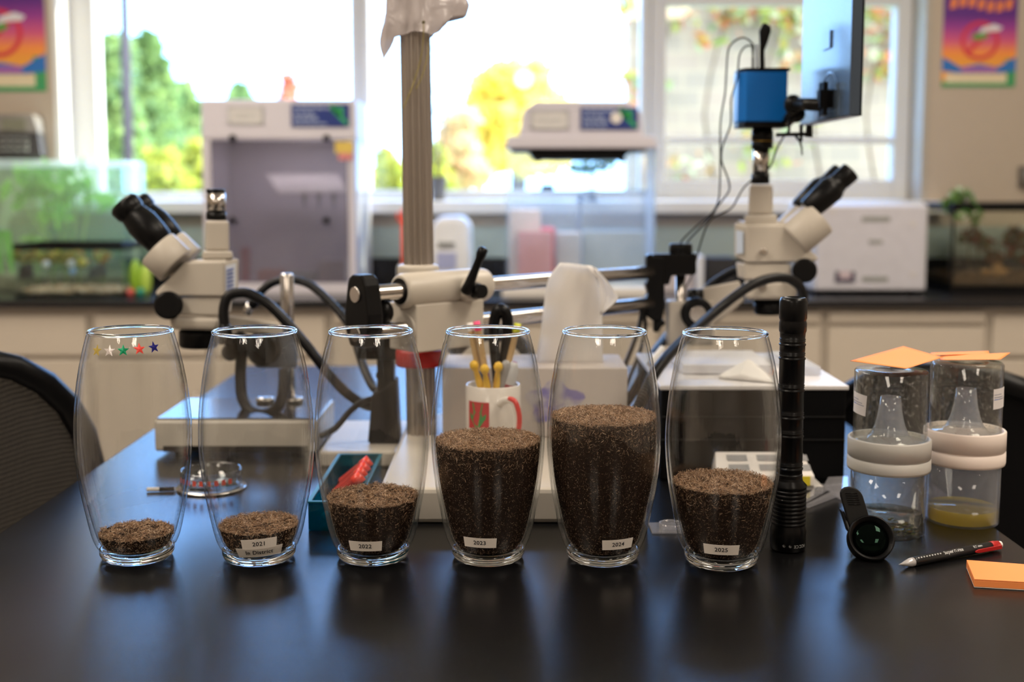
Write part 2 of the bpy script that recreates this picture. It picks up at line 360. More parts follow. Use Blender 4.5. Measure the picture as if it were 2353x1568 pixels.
# vine covered wall close behind the right window
m, tt, p = _m('garden_wall_render'); bt = tt.nodes.new('ShaderNodeTexBrick'); g = tt.nodes.new('ShaderNodeTexCoord'); mp = tt.nodes.new('ShaderNodeMapping'); mp.inputs['Rotation'].default_value = (R(90), 0, 0)
tt.links.new(g.outputs['Object'], mp.inputs[0]); tt.links.new(mp.outputs[0], bt.inputs['Vector']); bt.inputs['Scale'].default_value = 2.2; bt.inputs['Color1'].default_value = (.38, .33, .31, 1); bt.inputs['Color2'].default_value = (.32, .30, .29, 1); bt.inputs['Mortar'].default_value = (.42, .38, .34, 1)
tt.links.new(bt.outputs[0], p.inputs['Base Color']); p.inputs['Roughness'].default_value = .9
b = MB(); gx = .72; b.box((gx, 7.4, -.3), (gx + 5, 7.6, 2.55)); gw = single('garden_wall', b, m, 'pale brick garden wall close outside the right window', 'wall')
t = thing('climbing_vine', (1.9, 7.33, -.3), 'sparse vine with green, yellow and red leaves over the garden wall', 'vine')
rr = random.Random(5); bl = [(rr.uniform(.8, 3.6), 7.27, rr.uniform(.6, 2.5), rr.uniform(.1, .3), .05, rr.uniform(.08, .25)) for _ in range(40)] + [(rr.uniform(.8, 3.6), 7.24, 2.38, .28, .09, .16) for _ in range(10)]
leaf_cloud('foliage', t, bl, 2200, .048, LEAFV, 31)
b = MB()
for k in range(9): x = .9 + k * .33; b.tube([(x, 7.30, -.3), (x + .1, 7.29, .8), (x - .05, 7.28, 1.7), (x + .12, 7.30, 2.4)], [.015, .01, .008, .004], 6, sub=2)
part(t, 'stem', b, BARK)

# ================================================================ WALL COUNTER
CF = 3.63
RESIN = M((.012, .012, .014), .22, var=.2, name='black_resin')
b = MB(); b.box((-2.95, CF, T - .026), (2.95, WY - .021, T)); single('countertop', b, RESIN, 'long black resin countertop on the cream cabinets under the windows', 'countertop', bevel=.003)
b = MB(); b.box((-2.95, WY - .042, T + .0003), (2.95, WY - .0205, 1.005)); single('backsplash', b, RESIN, 'low black upstand along the wall behind the countertop', 'backsplash', bevel=.002)
edges = [-70, 205, 480, 755, 1138, 1517, 1896, 2275, 2560]
names = ['leftmost cream base cabinet under the leafy tank', 'cream base cabinet behind the left vases, left of centre', 'cream base cabinet below the tall white cabinet', 'cream base cabinet right under the fluted column',
         'cream base cabinet below the clear workstation', 'cream base cabinet behind the right microscope', 'cream base cabinet behind the orange notes', 'rightmost cream base cabinet under the dark tank']
CB = CF + .045
for i in range(8):
    x0, x1 = (edges[i] - CX) * mpp(CB), (edges[i + 1] - CX) * mpp(CB)
    t = thing('base_cabinet', ((x0 + x1) / 2, CB + .3, 0), names[i], 'cabinet', 'cream base cabinets under the counter')
    b = MB(); b.box((x0 + .0008, CB, .1), (x1 - .0008, WY - .045, T - .027)); b.box((x0 + .0008, CB + .06, 0), (x1 - .0008, WY - .05, .1)); part(t, 'body', b, CREAM)
    g = .013
    if i < 3 or i == 7:
        b = MB(); b.box((x0 + g, CB - .02, .735), (x1 - g, CB - .001, .862)); d = part(t, 'drawer', b, CREAM, .004)
        b = MB(); b.box((x0 + g, CB - .02, .13), (x1 - g, CB - .001, .722)); d = part(t, 'door', b, CREAM, .004)
    else:
        b = MB(); b.box((x0 + g, CB - .02, .838), (x1 - g, CB - .001, .872)); d = part(t, 'rail', b, CREAM, .003)
        b = MB(); b.box((x0 + g, CB - .02, .13), (x1 - g, CB - .001, .826)); d = part(t, 'door', b, CREAM, .004)
    xh = x1 - g - .03
    h = MB(); h.tube([(xh, CB - .02, .62), (xh, CB - .04, .62), (xh, CB - .04, .52), (xh, CB - .02, .52)], .004, 8); part(d, 'handle', h, CHROME)

# ================================================================ THINGS ON AND ABOVE THE COUNTER
LGREY = M((.68, .655, .73), .4, var=.02, name='cabinet_white_enamel'); NAVY = M((.012, .035, .22), .4, name='navy_print'); GREENP = M((.03, .45, .12), .5, name='green_print')
TXT = M((.35, .42, .62), .5, name='pale_print'); GREYP = M((.27, .28, .27), .5, name='grey_print')
ACRYL = thin('clear_acrylic', (.93, .96, .97), 1.0, edge=(.7, .85, .95), haze=.10, hazecol=(.85, .92, 1.0)); SMOKE = thin('smoked_acrylic', (.63, .61, .64), .9, edge=(.7, .7, .7), haze=.20, hazecol=(.55, .52, .54))
GLOW = thin('frosted_acrylic', (.9, .93, .95), .8, haze=.45, hazecol=(.9, .93, .95))
def sign(root, px0, py0, px1, py1, Y, white_dot):
    b = MB(); p0, p1 = at(px0, py1, Y), at(px1, py0, Y); b.box((p0.x, Y - .003, p0.z), (p1.x, Y, p1.z)); s = part(root, 'sign_panel', b, NAVY, label='navy blue sign panel with pale lettering lines and a green motif')
    b = MB(); w, h = p1.x - p0.x, p1.z - p0.z; rr = random.Random(3)
    for k, (f, l) in enumerate(((.84, .62), (.60, .40), (.46, .36), (.32, .38), (.13, .46))):
        x = p0.x + w * .05
        while x < p0.x + w * l:
            d = rr.uniform(.012, .03); b.box((x, Y - .0036, p0.z + h * f - h * (.05 if k else .07)), (x + d, Y - .0031, p0.z + h * f + h * (.03 if k else .06))); x += d + .005
    part(s, 'lettering', b, TXT)
    b = MB()
    for k in range(7): cx, cz = p0.x + w * (.70 + .04 * k), p0.z + h * (.85 - .11 * k); b.cyl((cx, Y - .0036, cz), (cx, Y - .0031, cz), .009 - .0005 * k, seg=12); 
    b.cyl((p0.x + w * .83, Y - .0036, p0.z + h * .68), (p0.x + w * .83, Y - .003, p0.z + h * .68), .013, seg=16); part(s, 'motif', b, GREENP)
    if white_dot: b = MB(); b.cyl((p0.x + w * .62, Y - .0042, p0.z + h * .53), (p0.x + w * .62, Y - .003, p0.z + h * .53), .018, seg=20); part(s, 'round_sticker', b, PAPER)
def plate(root, px0, py0, px1, py1, Y):
    p0, p1 = at(px0, py1, Y), at(px1, py0, Y); b = MB(); t_ = .005
    b.box((p0.x, Y - .002, p0.z), (p1.x, Y, p1.z), 1)
    for a, c in (((p0.x, p0.z), (p1.x, p0.z + t_)), ((p0.x, p1.z - t_), (p1.x, p1.z)), ((p0.x, p0.z), (p0.x + t_, p1.z)), ((p1.x - t_, p0.z), (p1.x, p1.z)), ((p0.x + .02, (p0.z + p1.z) / 2 - .003), (p1.x - .02, (p0.z + p1.z) / 2 + .003))): b.box((a[0], Y - .004, a[1]), (c[0], Y - .001, c[1]))
    part(root, 'vent_plate', b, [M((.55, .57, .56), .5, name='grey_plate'), M((.70, .68, .68), .5, name='pale_plate')])
# ---- tall white workstation, left
HY = 3.84; hb = 4.20
L_ = lambda px: (px - CX) * mpp(HY)
x0, x1 = L_(468), L_(822); zt = at(CX, 228, HY).z; zh = at(CX, 321, HY).z
t = thing('workstation_cabinet', ((x0 + x1) / 2, 4.02, T), 'tall white enclosed workstation with smoky grey front panel under the left window', 'cabinet')
b = MB(); b.hull([(x0, HY, zh), (x1, HY, zh), (x0, hb, zh), (x1, hb, zh), (x0, HY + .004, zt), (x1, HY + .004, zt), (x0, hb, zt), (x1, hb, zt)]); part(t, 'header', b, LGREY, .006)
b = MB(); b.box((x0, HY, T), (x1, hb, T + .035)); b.box((x0, hb - .012, T + .035), (x1, hb, zh)); b.box((x0, HY + .005, T + .035), (x0 + .012, hb - .012, zh)); b.box((x0 + .012, HY + .003, T + .035), (x0 + .03, HY + .02, zh)); b.box((x1 - .03, HY + .003, T + .035), (x1 - .008, HY + .02, zh)); part(t, 'body', b, LGREY, .002)
b = MB(); b.box((x1 - .007, HY + .02, T + .035), (x1 - .001, hb - .012, zh)); part(t, 'side_panel', b, GLOW, label='frosted side panel lit by the window')
b = MB(); b.box((x0 + .03, HY - .001, T + .036), (x1 - .03, HY + .004, zh - .002)); part(t, 'front_panel', b, SMOKE, label='smoky grey see-through front panel')
sign(t, 670, 239, 803, 292, HY, False); plate(t, 525, 246, 605, 285, HY)
for px, py in ((537, 318), (752, 318), (537, 507), (752, 507)):
    c = at(px, py, HY); b = MB(); b.turned(c + Vector((0, -.001, 0)), c + Vector((0, -.022, 0)), [(0, .006), (.3, .006), (.4, .0115), (.9, .0115), (1, .009)]); part(t, 'knob', b, BLACK)
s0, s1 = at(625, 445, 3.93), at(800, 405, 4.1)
b = MB(); b.hull([at(x, y, Y) + Vector((0, 0, k)) for x, y, Y in ((640, 447, 3.90), (800, 445, 3.90), (612, 402, 4.08), (776, 402, 4.08)) for k in (0, .004)]); part(t, 'inner_shelf', b, WHITE, label='sloping white panel')  # added plate imitating a ceiling light reflected in the front panel
for k, px in enumerate((698, 732, 766)):
    c = at(px, 455, 3.93); b = MB(); b.hull([c + Vector((a, d, e)) for a in (-.009, .009) for d in (0, .02) for e in (0, .03)]); b.cyl(c + Vector((0, .01, 0)), c + Vector((0, .01, -.035)), .006, .003, 10)
    single('pipette', b, M((.07, .075, .10), .5, name='dark_pipette'), ['dark pipette hanging under the inner shelf, left of three', 'dark pipette hanging under the inner shelf, middle of three', 'dark pipette hanging under the inner shelf, right of three'][k], 'pipette', 'pipettes inside the tall workstation')
def cbox(px0, py0, px1, Y, d, col, label, name='supply_box', cat='box', z=None, group=None):
    p0, p1 = at(px0, py0, Y), at(px1, py0, Y); b = MB(); z = T + .0355 if z is None else z
    b.box((p0.x, Y, z), (p1.x, Y + d, p0.z)); return single(name, b, M(col, .5, name='box_print'), label, cat, group, .003)
cbox(552, 570, 567, 3.9, .05, (.5, .03, .12), 'narrow crimson box at the left inside the tall workstation')
cbox(590, 622, 650, 3.93, .09, (.6, .25, .22), 'low salmon pink box inside the tall workstation')
cbox(655, 628, 722, 3.93, .1, (.42, .52, .47), 'low pale green box inside the tall workstation')
cbox(732, 598, 792, 3.91, .1, (.62, .60, .60), 'white tissue carton at the right inside the tall workstation')
b = MB(); c = at(806, 600, 3.9); b.tube([(c.x, 3.9, T + .0355), (c.x, 3.9, 1.20)], .006, 10); single('red_rod', b, M((.5, .06, .08), .4, name='red_rod'), 'thin red rod upright at the right side of the tall workstation', 'rod')
t_ = thing('corner_sticker', at(790, 340, HY - .002), 'small yellow and red stickers on the upper right of the smoky panel', 'sticker')
b = MB(); p0, p1 = at(770, 352, HY - .0022), at(812, 325, HY - .0022); b.box((p0.x, HY - .003, p0.z), (p1.x, HY - .0012, p1.z)); part(t_, 'yellow_patch', b, M((.75, .55, .12), .6, name='yellow_label'))
b = MB(); p0, p1 = at(778, 368, HY - .0022), at(810, 352, HY - .0022); b.box((p0.x, HY - .003, p0.z), (p1.x, HY - .0012, p1.z)); part(t_, 'red_patch', b, M((.7, .25, .25), .6, name='pink_label'))
area('workstation_lamp', ((x0 + x1) / 2 + .03, 4.0, zh - .012), .36, .03, .6, (1, .93, .97))  # added fill light that brightens the tall workstation's inside
# ---- clear workstation, right of the column
HY = 3.72; hb = 4.12; L_ = lambda px: (px - CX) * mpp(HY); zf = lambda py: at(CX, py, HY).z
x0, x1 = L_(1160), L_(1510)
t = thing('clear_workstation', ((x0 + x1) / 2, 3.9, T), 'clear acrylic workstation with a stepped white hood on top under the middle window', 'cabinet')
b = MB(); b.hull([(L_(a), y, zf(z)) for a, z in ((1160, 341), (1510, 341), (1168, 312), (1502, 312)) for y in (HY, hb)])
b.hull([(L_(a), y, zf(z)) for a, z in ((1192, 313), (1478, 313), (1202, 252), (1468, 252)) for y in (HY + .01, hb - .02)])
b.hull([(L_(a), y, zf(z)) for a, z in ((1203, 252), (1467, 252), (1230, 231), (1436, 231)) for y in (HY + .012, hb - .04)]); part(t, 'hood', b, LGREY, .005)
sign(t, 1334, 247, 1466, 298, HY + .008, True); plate(t, 1220, 255, 1306, 296, HY + .008)
b = MB(); b.hull([(L_(a), y, zf(z)) for a, z in ((1172, 342), (1490, 342), (1180, 349), (1478, 349)) for y in (HY + .01, hb - .1)]); b.hull([(L_(a), y, zf(z)) for a, z in ((1215, 350), (1445, 350), (1226, 368), (1430, 368)) for y in (HY + .02, hb - .15)]); part(t, 'lamp_housing', b, BLACK, .003)
for px in (1236, 1428): c = at(px, 366, HY); b = MB(); b.turned(c, c + Vector((0, -.02, 0)), [(0, .006), (.3, .011), (1, .010)]); part(t, 'knob', b, BLACK)
b = MB(); b.box((x0 - .01, HY, T), (x1, hb, T + .03)); part(t, 'base_tray', b, WHITE, .004)
zb_ = zf(342)
for nm, a, c in (('side_panel', (x0 + .004, HY + .01, T + .03), (x0 + .010, hb - .01, zb_)), ('side_panel', (x1 - .010, HY + .01, T + .03), (x1 - .004, hb - .01, zb_)), ('back_panel', (x0 + .01, hb - .01, T + .03), (x1 - .01, hb - .004, zb_))):
    b = MB(); b.box(a, c); part(t, nm, b, ACRYL)
b = MB(); b.box((x0 + .01, HY + .012, T + .03), (x1 - .01, HY + .018, T + .30)); part(t, 'front_panel', b, ACRYL)
b = MB(); b.box((x1 - .036, HY + .004, T + .03), (x1 - .012, HY + .010, zb_)); part(t, 'edge_strip', b, thin('edge_strip', (.8, .88, .97), .8, haze=.35, hazecol=(.75, .85, .97)))
zs = at(CX, 500, 3.9).z
b = MB(); b.box((L_(1225), 3.86, 1.245), (L_(1500), 4.06, 1.252)); part(t, 'shelf', b, thin('shelf_acrylic', (.8, .85, .9), 1, haze=.25, hazecol=(.6, .68, .75)))
cbox(1170, 482, 1242, 3.80, .1, (.80, .72, .74), 'white and pink carton standing at the left inside the clear workstation', z=T + .031)
cbox(1190, 532, 1268, 3.755, .04, (.75, .35, .40), 'pale red box with white front inside the clear workstation', z=T + .031)
cbox(1243, 524, 1275, 3.80, .09, (.68, .05, .10), 'bright red box behind the pale red one', z=T + .031)
cbox(1280, 535, 1335, 3.80, .1, (.50, .50, .54), 'grey white carton in the middle of the clear workstation', z=T + .031)
cbox(1340, 532, 1484, 3.88, .12, (.33, .39, .42), 'wide grey plastic tub at the right inside the clear workstation', z=T + .031)
b = MB(); c = at(1258, 452, 3.9); b.hull([(c.x + a, 3.9 + d, 1.2525 + e) for a in (-.022, .022) for d in (0, .03) for e in (0, .018)]); single('small_black_box', b, BLACK, 'tiny black box on the shelf inside the clear workstation', 'box')
b = MB(); c = at(1328, 500, 3.99); b.tube([(c.x - .012, 3.99, T + .032), (c.x, 3.99, 1.1), (c.x + .01, 3.99, 1.24)], .008, 10); single('sample_rod', b, M((.12, .18, .28), .4, name='blue_rod'), 'dark blue rod leaning inside the clear workstation', 'rod')
area('workstation_lamp', ((x0 + x1) / 2, 3.86, zf(372)), .36, .05, 1.6, (1, .95, .97))  # fill light added to brighten the boxes in the clear workstation
# plant leaves hanging behind the clear workstation
t = thing('hanging_plant', (at(1350, 385, 4.22).x, 4.2, OZ0 + .024), 'small bright green plant on the sill behind the clear workstation', 'plant')
leaf_cloud('leaves', t, [(at(px, 385, 4.2).x, 4.2, zz(py, 4.2), .03, .02, .022) for px, py in ((1325, 384), (1350, 388), (1378, 382), (1400, 380))], 120, .018, island('bright_leaves', [(.06, .25, .02), (.12, .4, .04)], trans=.3), 4)
b = MB(); xx = at(1360, 400, 4.2).x; b.tube([(xx, 4.2, OZ0 + .05), (xx + .01, 4.2, 1.32)], .004, 6); part(t, 'stem', b, M((.08, .2, .04), .6, name='stem'))
b = MB(); b.lathe([(.02, 0), (.028, .04), (.024, .04), (.02, .01)], 20, Matrix.Translation((xx, 4.2, OZ0 + .0235)), cap0=True); part(t, 'pot', b, M((.3, .32, .34), .5, name='pot'))
# ---- sill plant in a dark pot beside the column
c = on(1008, 463, OZ0 + .023); c.y = 4.33; c.x = at(1008, 440, 4.33).x
t = thing('potted_plant', (c.x, c.y, OZ0 + .0225), 'spindly plant in a dark grey pot on the sill right of the fluted column', 'plant')
b = MB(); b.lathe([(.022, 0), (.031, .085), (.033, .088), (.028, .088), (.02, .07)], 24, Matrix.Translation(t.location), cap0=True); part(t, 'pot', b, M((.09, .085, .09), .5, name='dark_pot'))
b = MB(); b.lathe([(.0001, .072), (.028, .072)], 20, Matrix.Translation(t.location)); part(t, 'soil', b, M((.05, .035, .025), .9, var=.4, scale=200, name='soil'))
b = MB()
for k in range(5): a = random.Random(k).uniform(-.03, .03); b.tube([(c.x + a * .2, c.y, t.location.z + .07), (c.x + a, c.y + a, t.location.z + .3), (c.x + a * 1.6, c.y, t.location.z + .55 - k * .05)], [.0025, .0012], 6, sub=1)
part(t, 'stem', b, M((.16, .13, .10), .8, name='dry_stem'))
leaf_cloud('leaves', t, [(c.x + .02 * (k % 3 - 1), c.y, t.location.z + .18 + .06 * k, .03, .02, .04) for k in range(7)], 90, .013, island('pale_leaves', [(.2, .3, .2), (.35, .3, .2), (.25, .38, .3)], trans=.3), 6)
# suncatcher
t = thing('suncatcher', at(1204, 181, 4.38), 'round clear glass disc hanging in the middle window before the maple', 'ornament'); c = t.location
b = MB(); b.cyl(c + Vector((0, 0, 0)), c + Vector((0, .006, 0)), .034, seg=32); part(t, 'disc', b, thin('suncatcher_glass', (.85, .95, 1), 1, haze=.35, hazecol=(.8, .92, 1)))
b = MB(); b.tube([c + Vector((0, .003, .034)), (c.x, c.y + .003, OZ1)], .0008, 5); part(t, 'thread', b, PAPER)
# ---- white appliance, bottle, orange toy
t = thing('table_appliance', (at(1040, 600, 4.0).x, 4.0, T), 'rounded white bench appliance with a blue display right of the fluted column', 'appliance'); c = t.location; z1 = zz(498, 3.95)
b = MB(); b.hull([(c.x + a, y, z) for a, y, z in [(-.065, 3.93, T), (.065, 3.93, T), (-.07, 4.1, T), (.07, 4.1, T), (-.07, 3.93, T + .1), (.065, 3.93, T + .12), (-.04, 3.94, z1), (.035, 3.94, z1), (.06, 3.94, z1 - .03), (-.065, 3.94, z1 - .03), (-.04, 4.1, z1), (.04, 4.1, z1), (.065, 4.1, z1 - .03), (-.07, 4.1, z1 - .03)]]); part(t, 'shell', b, M((.85, .87, .9), .35, name='appliance_white'), .02, segs=4)
b = MB(); b.box((c.x - .05, 3.926, T + .075), (c.x + .015, 3.931, T + .13)); part(t, 'display', b, M((.42, .46, .72), .3, name='lavender_display'))
b = MB(); b.box((c.x - .045, 3.924, T + .15), (c.x + .01, 3.931, T + .165)); part(t, 'grille', b, GREYP)
c = at(930, 600, 3.93); t = thing('squeeze_bottle', (c.x, 3.93, T), 'white plastic bottle half hidden by the fluted column', 'bottle')
b = MB(); b.lathe([(.001, 0), (.022, 0), (.023, .01), (.023, .08), (.012, .1), (.010, .115)], 24, Matrix.Translation(t.location)); part(t, 'body', b, WHITE)
b = MB(); b.lathe([(.011, .115), (.011, .13), (.004, .135), (.002, .15), (.0005, .15)], 16, Matrix.Translation(t.location)); part(t, 'cap', b, WHITE)
t = thing('branching_toy', (at(926, 545, 3.9).x, 3.9, T), 'orange branching cactus shape sticking out behind the fluted column', 'ornament')
b = MB(); P_ = lambda x, y: at(x, y, 3.9); b.tube([(P_(926, 600).x, 3.9, T + .001), P_(926, 480)], [.007, .006], 10); b.tube([P_(926, 512), P_(915, 505), P_(914, 488)], .004, 8, sub=1); b.tube([P_(926, 520), P_(935, 512), P_(935, 492)], .004, 8, sub=1); part(t, 'branches', b, M((.9, .08, .02), .45, name='orange_plastic'))
# small white carton + black box right of the workstation
cbox(1603, 588, 1618, 3.86, .1, (.70, .72, .78), 'narrow pale carton on the counter right of the clear workstation', z=T + .0005)
cbox(1622, 592, 1690, 3.95, .1, (.02, .02, .024), 'low black box on the counter behind the right microscope', z=T + .0005)
cbox(1520, 600, 1604, 3.90, .1, (.62, .55, .56), 'pinkish white carton on the counter behind the black rod clamp', z=T + .0005)
# ---- white incubator, right
HY = 3.80; x0, x1 = (1872 - CX) * mpp(HY), (2128 - CX) * mpp(HY); zt = at(CX, 470, HY).z
t = thing('white_incubator', ((x0 + x1) / 2, 3.97, T), 'white boxy bench incubator with grey vents right of the right microscope', 'appliance')
b = MB(); b.box((x0, HY + .02, T + .012), (x1 + .012, 4.16, zt)); part(t, 'body', b, M((.66, .67, .70), .4, name='incubator_white'), .008)
b = MB(); b.box((x0 + .006, HY, T + .015), (x1, HY + .0195, zt - .004)); d = part(t, 'door', b, M((.57, .565, .63), .42, name='incubator_door'), .006)
def onY(x, y, Y): return at(x, y, Y)
for (a, c_, e, f) in ((1980, 498, 2045, 509), (1980, 636, 2040, 647), (1996, 552, 2028, 560)):
    p, q = at(a, f, HY), at(e, c_, HY); b = MB(); b.box((p.x, HY - .002, p.z), (q.x, HY + .0, q.z)); part(d, 'vent' if f != 560 else 'badge', b, GREYP)
p, q = at(1918, 650, HY), at(1965, 624, HY); b = MB(); b.box((p.x, HY - .002, p.z), (q.x, HY, q.z)); s = part(d, 'sticker', b, M((.06, .05, .09), .5, name='dark_sticker'))
b = MB(); b.box((p.x + .014, HY - .0026, p.z + .014), (q.x - .014, HY - .002, q.z)); part(s, 'pink_centre', b, M((.55, .45, .5), .5, name='pink_print'))
for px, py in ((2098, 514), (2098, 630), (1915, 486)): c = at(px, py, HY); b = MB(); b.cyl(c + Vector((0, -.002, 0)), c, .009, seg=16); part(d, 'cap', b, M((.60, .58, .58), .5, name='cap'))
for a in (x0 + .03, x1 - .03):
    for yy in (HY + .05, 4.12): b = MB(); b.cyl((a, yy, T), (a, yy, T + .0125), .012, seg=14); part(t, 'foot', b, RUBBER)
# ---- dark framed tank, right
HY = 3.86; x0 = (2188 - CX) * mpp(HY); x1 = x0 + .36; zt = at(CX, 466, HY).z; zl = at(CX, 486, HY).z
t = thing('terrarium_tank', ((x0 + x1) / 2, 4.0, T), 'dark framed glass tank with red and brown contents at the right end of the counter', 'tank')
b = MB(); b.box((x0 - .002, HY - .002, zl), (x1, 4.14, zt)); part(t, 'lid', b, BLACK, .004)
b = MB(); b.box((x0 - .003, HY - .003, T), (x1, 4.14, T + .025)); 
for xx in (x0, x1 - .008): b.box((xx, HY, T + .025), (xx + .007, HY + .007, zl))
part(t, 'frame', b, BLACK)
TANKG = thin('tank_glass', (.90, .92, .86), 1)
b = MB(); b.box((x0 + .007, HY + .001, T + .025), (x1 - .008, HY + .005, zl)); b.box((x0 + .001, HY + .008, T + .025), (x0 + .005, 4.13, zl)); part(t, 'glass', b, TANKG)
b = MB(); n = 14
for i in range(n):
    for j in range(6):
        a0, a1 = x0 + .01 + (x1 - x0 - .02) * i / n, x0 + .01 + (x1 - x0 - .02) * (i + 1) / n; y0, y1 = HY + .01 + .26 * j / 6, HY + .01 + .26 * (j + 1) / 6
        hgt = .03 + .02 * math.sin(i * .9) * math.cos(j); b.box((a0, y0, T + .0255), (a1 - .0005, y1 - .0005, T + .026 + hgt))
part(t, 'substrate', b, M((.10, .055, .03), .9, var=.5, scale=30, bump=.6, bscale=80, name='substrate'), .006)
b = MB(); c = at(2300, 628, 3.95)
for k in range(6): rr = random.Random(k + 40); b.sphere((c.x + rr.uniform(-.05, .05), 3.93 + rr.uniform(0, .05), T + .055 + rr.uniform(0, .03)), rr.uniform(.016, .03), 14, 9, (1, 1, .7))
single('rock_pile', b, M((.30, .16, .07), .8, var=.4, scale=20, bump=.5, bscale=60, name='rocks'), 'heap of orange brown stones inside the dark framed tank', 'rocks')
t2 = thing('tank_plant', (at(2280, 600, 3.98).x, 3.99, T + .055), 'red and green leafy sprigs growing inside the dark framed tank', 'plant')
leaf_cloud('leaves', t2, [(at(px, py, 3.99).x, 3.99, at(px, py, 3.99).z, .03, .03, .025) for px, py in ((2220, 545), (2240, 540), (2285, 590), (2262, 560))] + [(at(px, py, 3.99).x, 4.0, at(px, py, 3.99).z, .045, .04, .035) for px, py in ((2335, 545), (2345, 580))], 420, .013, island('tank_leaves', [(.25, .02, .02), (.04, .12, .03), (.35, .04, .03), (.16, .14, .03), (.22, .18, .04)]), 9)
b = MB()
for k, px in enumerate((2225, 2245, 2270, 2290, 2335)): e = at(px, 550, 3.99); b.tube([(e.x + .01, 3.99, T + .05), e], .0025, 6)
part(t2, 'stem', b, M((.1, .08, .03), .8, name='sprig_stem'))
c = at(2212, 470, 3.99); t2 = thing('trailing_plant', (c.x, 3.99, zt), 'green and white trailing plant on the left corner of the dark framed tank', 'plant')
b = MB(); b.lathe([(.016, 0), (.02, .02), (.018, .02), (.0005, .016)], 16, Matrix.Translation((c.x, 3.99, zt + .0003)), cap0=True); part(t2, 'pot', b, M((.75, .72, .70), .4, name='white_pot'))
leaf_cloud('leaves', t2, [(at(px, py, 3.88).x, 3.84 if py > 485 else 3.92, at(px, py, 3.88).z, .026, .014, .024) for px, py in ((2190, 468), (2205, 455), (2238, 462), (2202, 495), (2235, 500), (2222, 448), (2200, 478))], 260, .014, island('trailing_leaves', [(.05, .16, .02), (.12, .28, .04), (.2, .35, .08), (.75, .72, .62)]), 12)
b = MB(); b.tube([(c.x, 3.99, zt + .02), (c.x - .01, 3.88, zt + .025), (c.x, 3.845, zt - .04)], .002, 6, sub=1); part(t2, 'stem', b, M((.08, .2, .04), .6, name='stem2'))
# small dark box on the wall, far right
p, q = at(2337, 428, WY), at(2375, 382, WY); t = thing('wall_thermostat', ((p.x + q.x) / 2, WY - .012, p.z), 'small dark wall box at the right edge above the dark tank', 'thermostat')
b = MB(); b.box((p.x, WY - .024, p.z), (q.x, WY - .0005, q.z)); part(t, 'case', b, M((.14, .12, .10), .5, name='dark_case'), .003)
b = MB(); b.box((p.x + .012, WY - .026, p.z + .03), (q.x - .012, WY - .0242, q.z - .012)); part(t, 'display', b, GREYP)
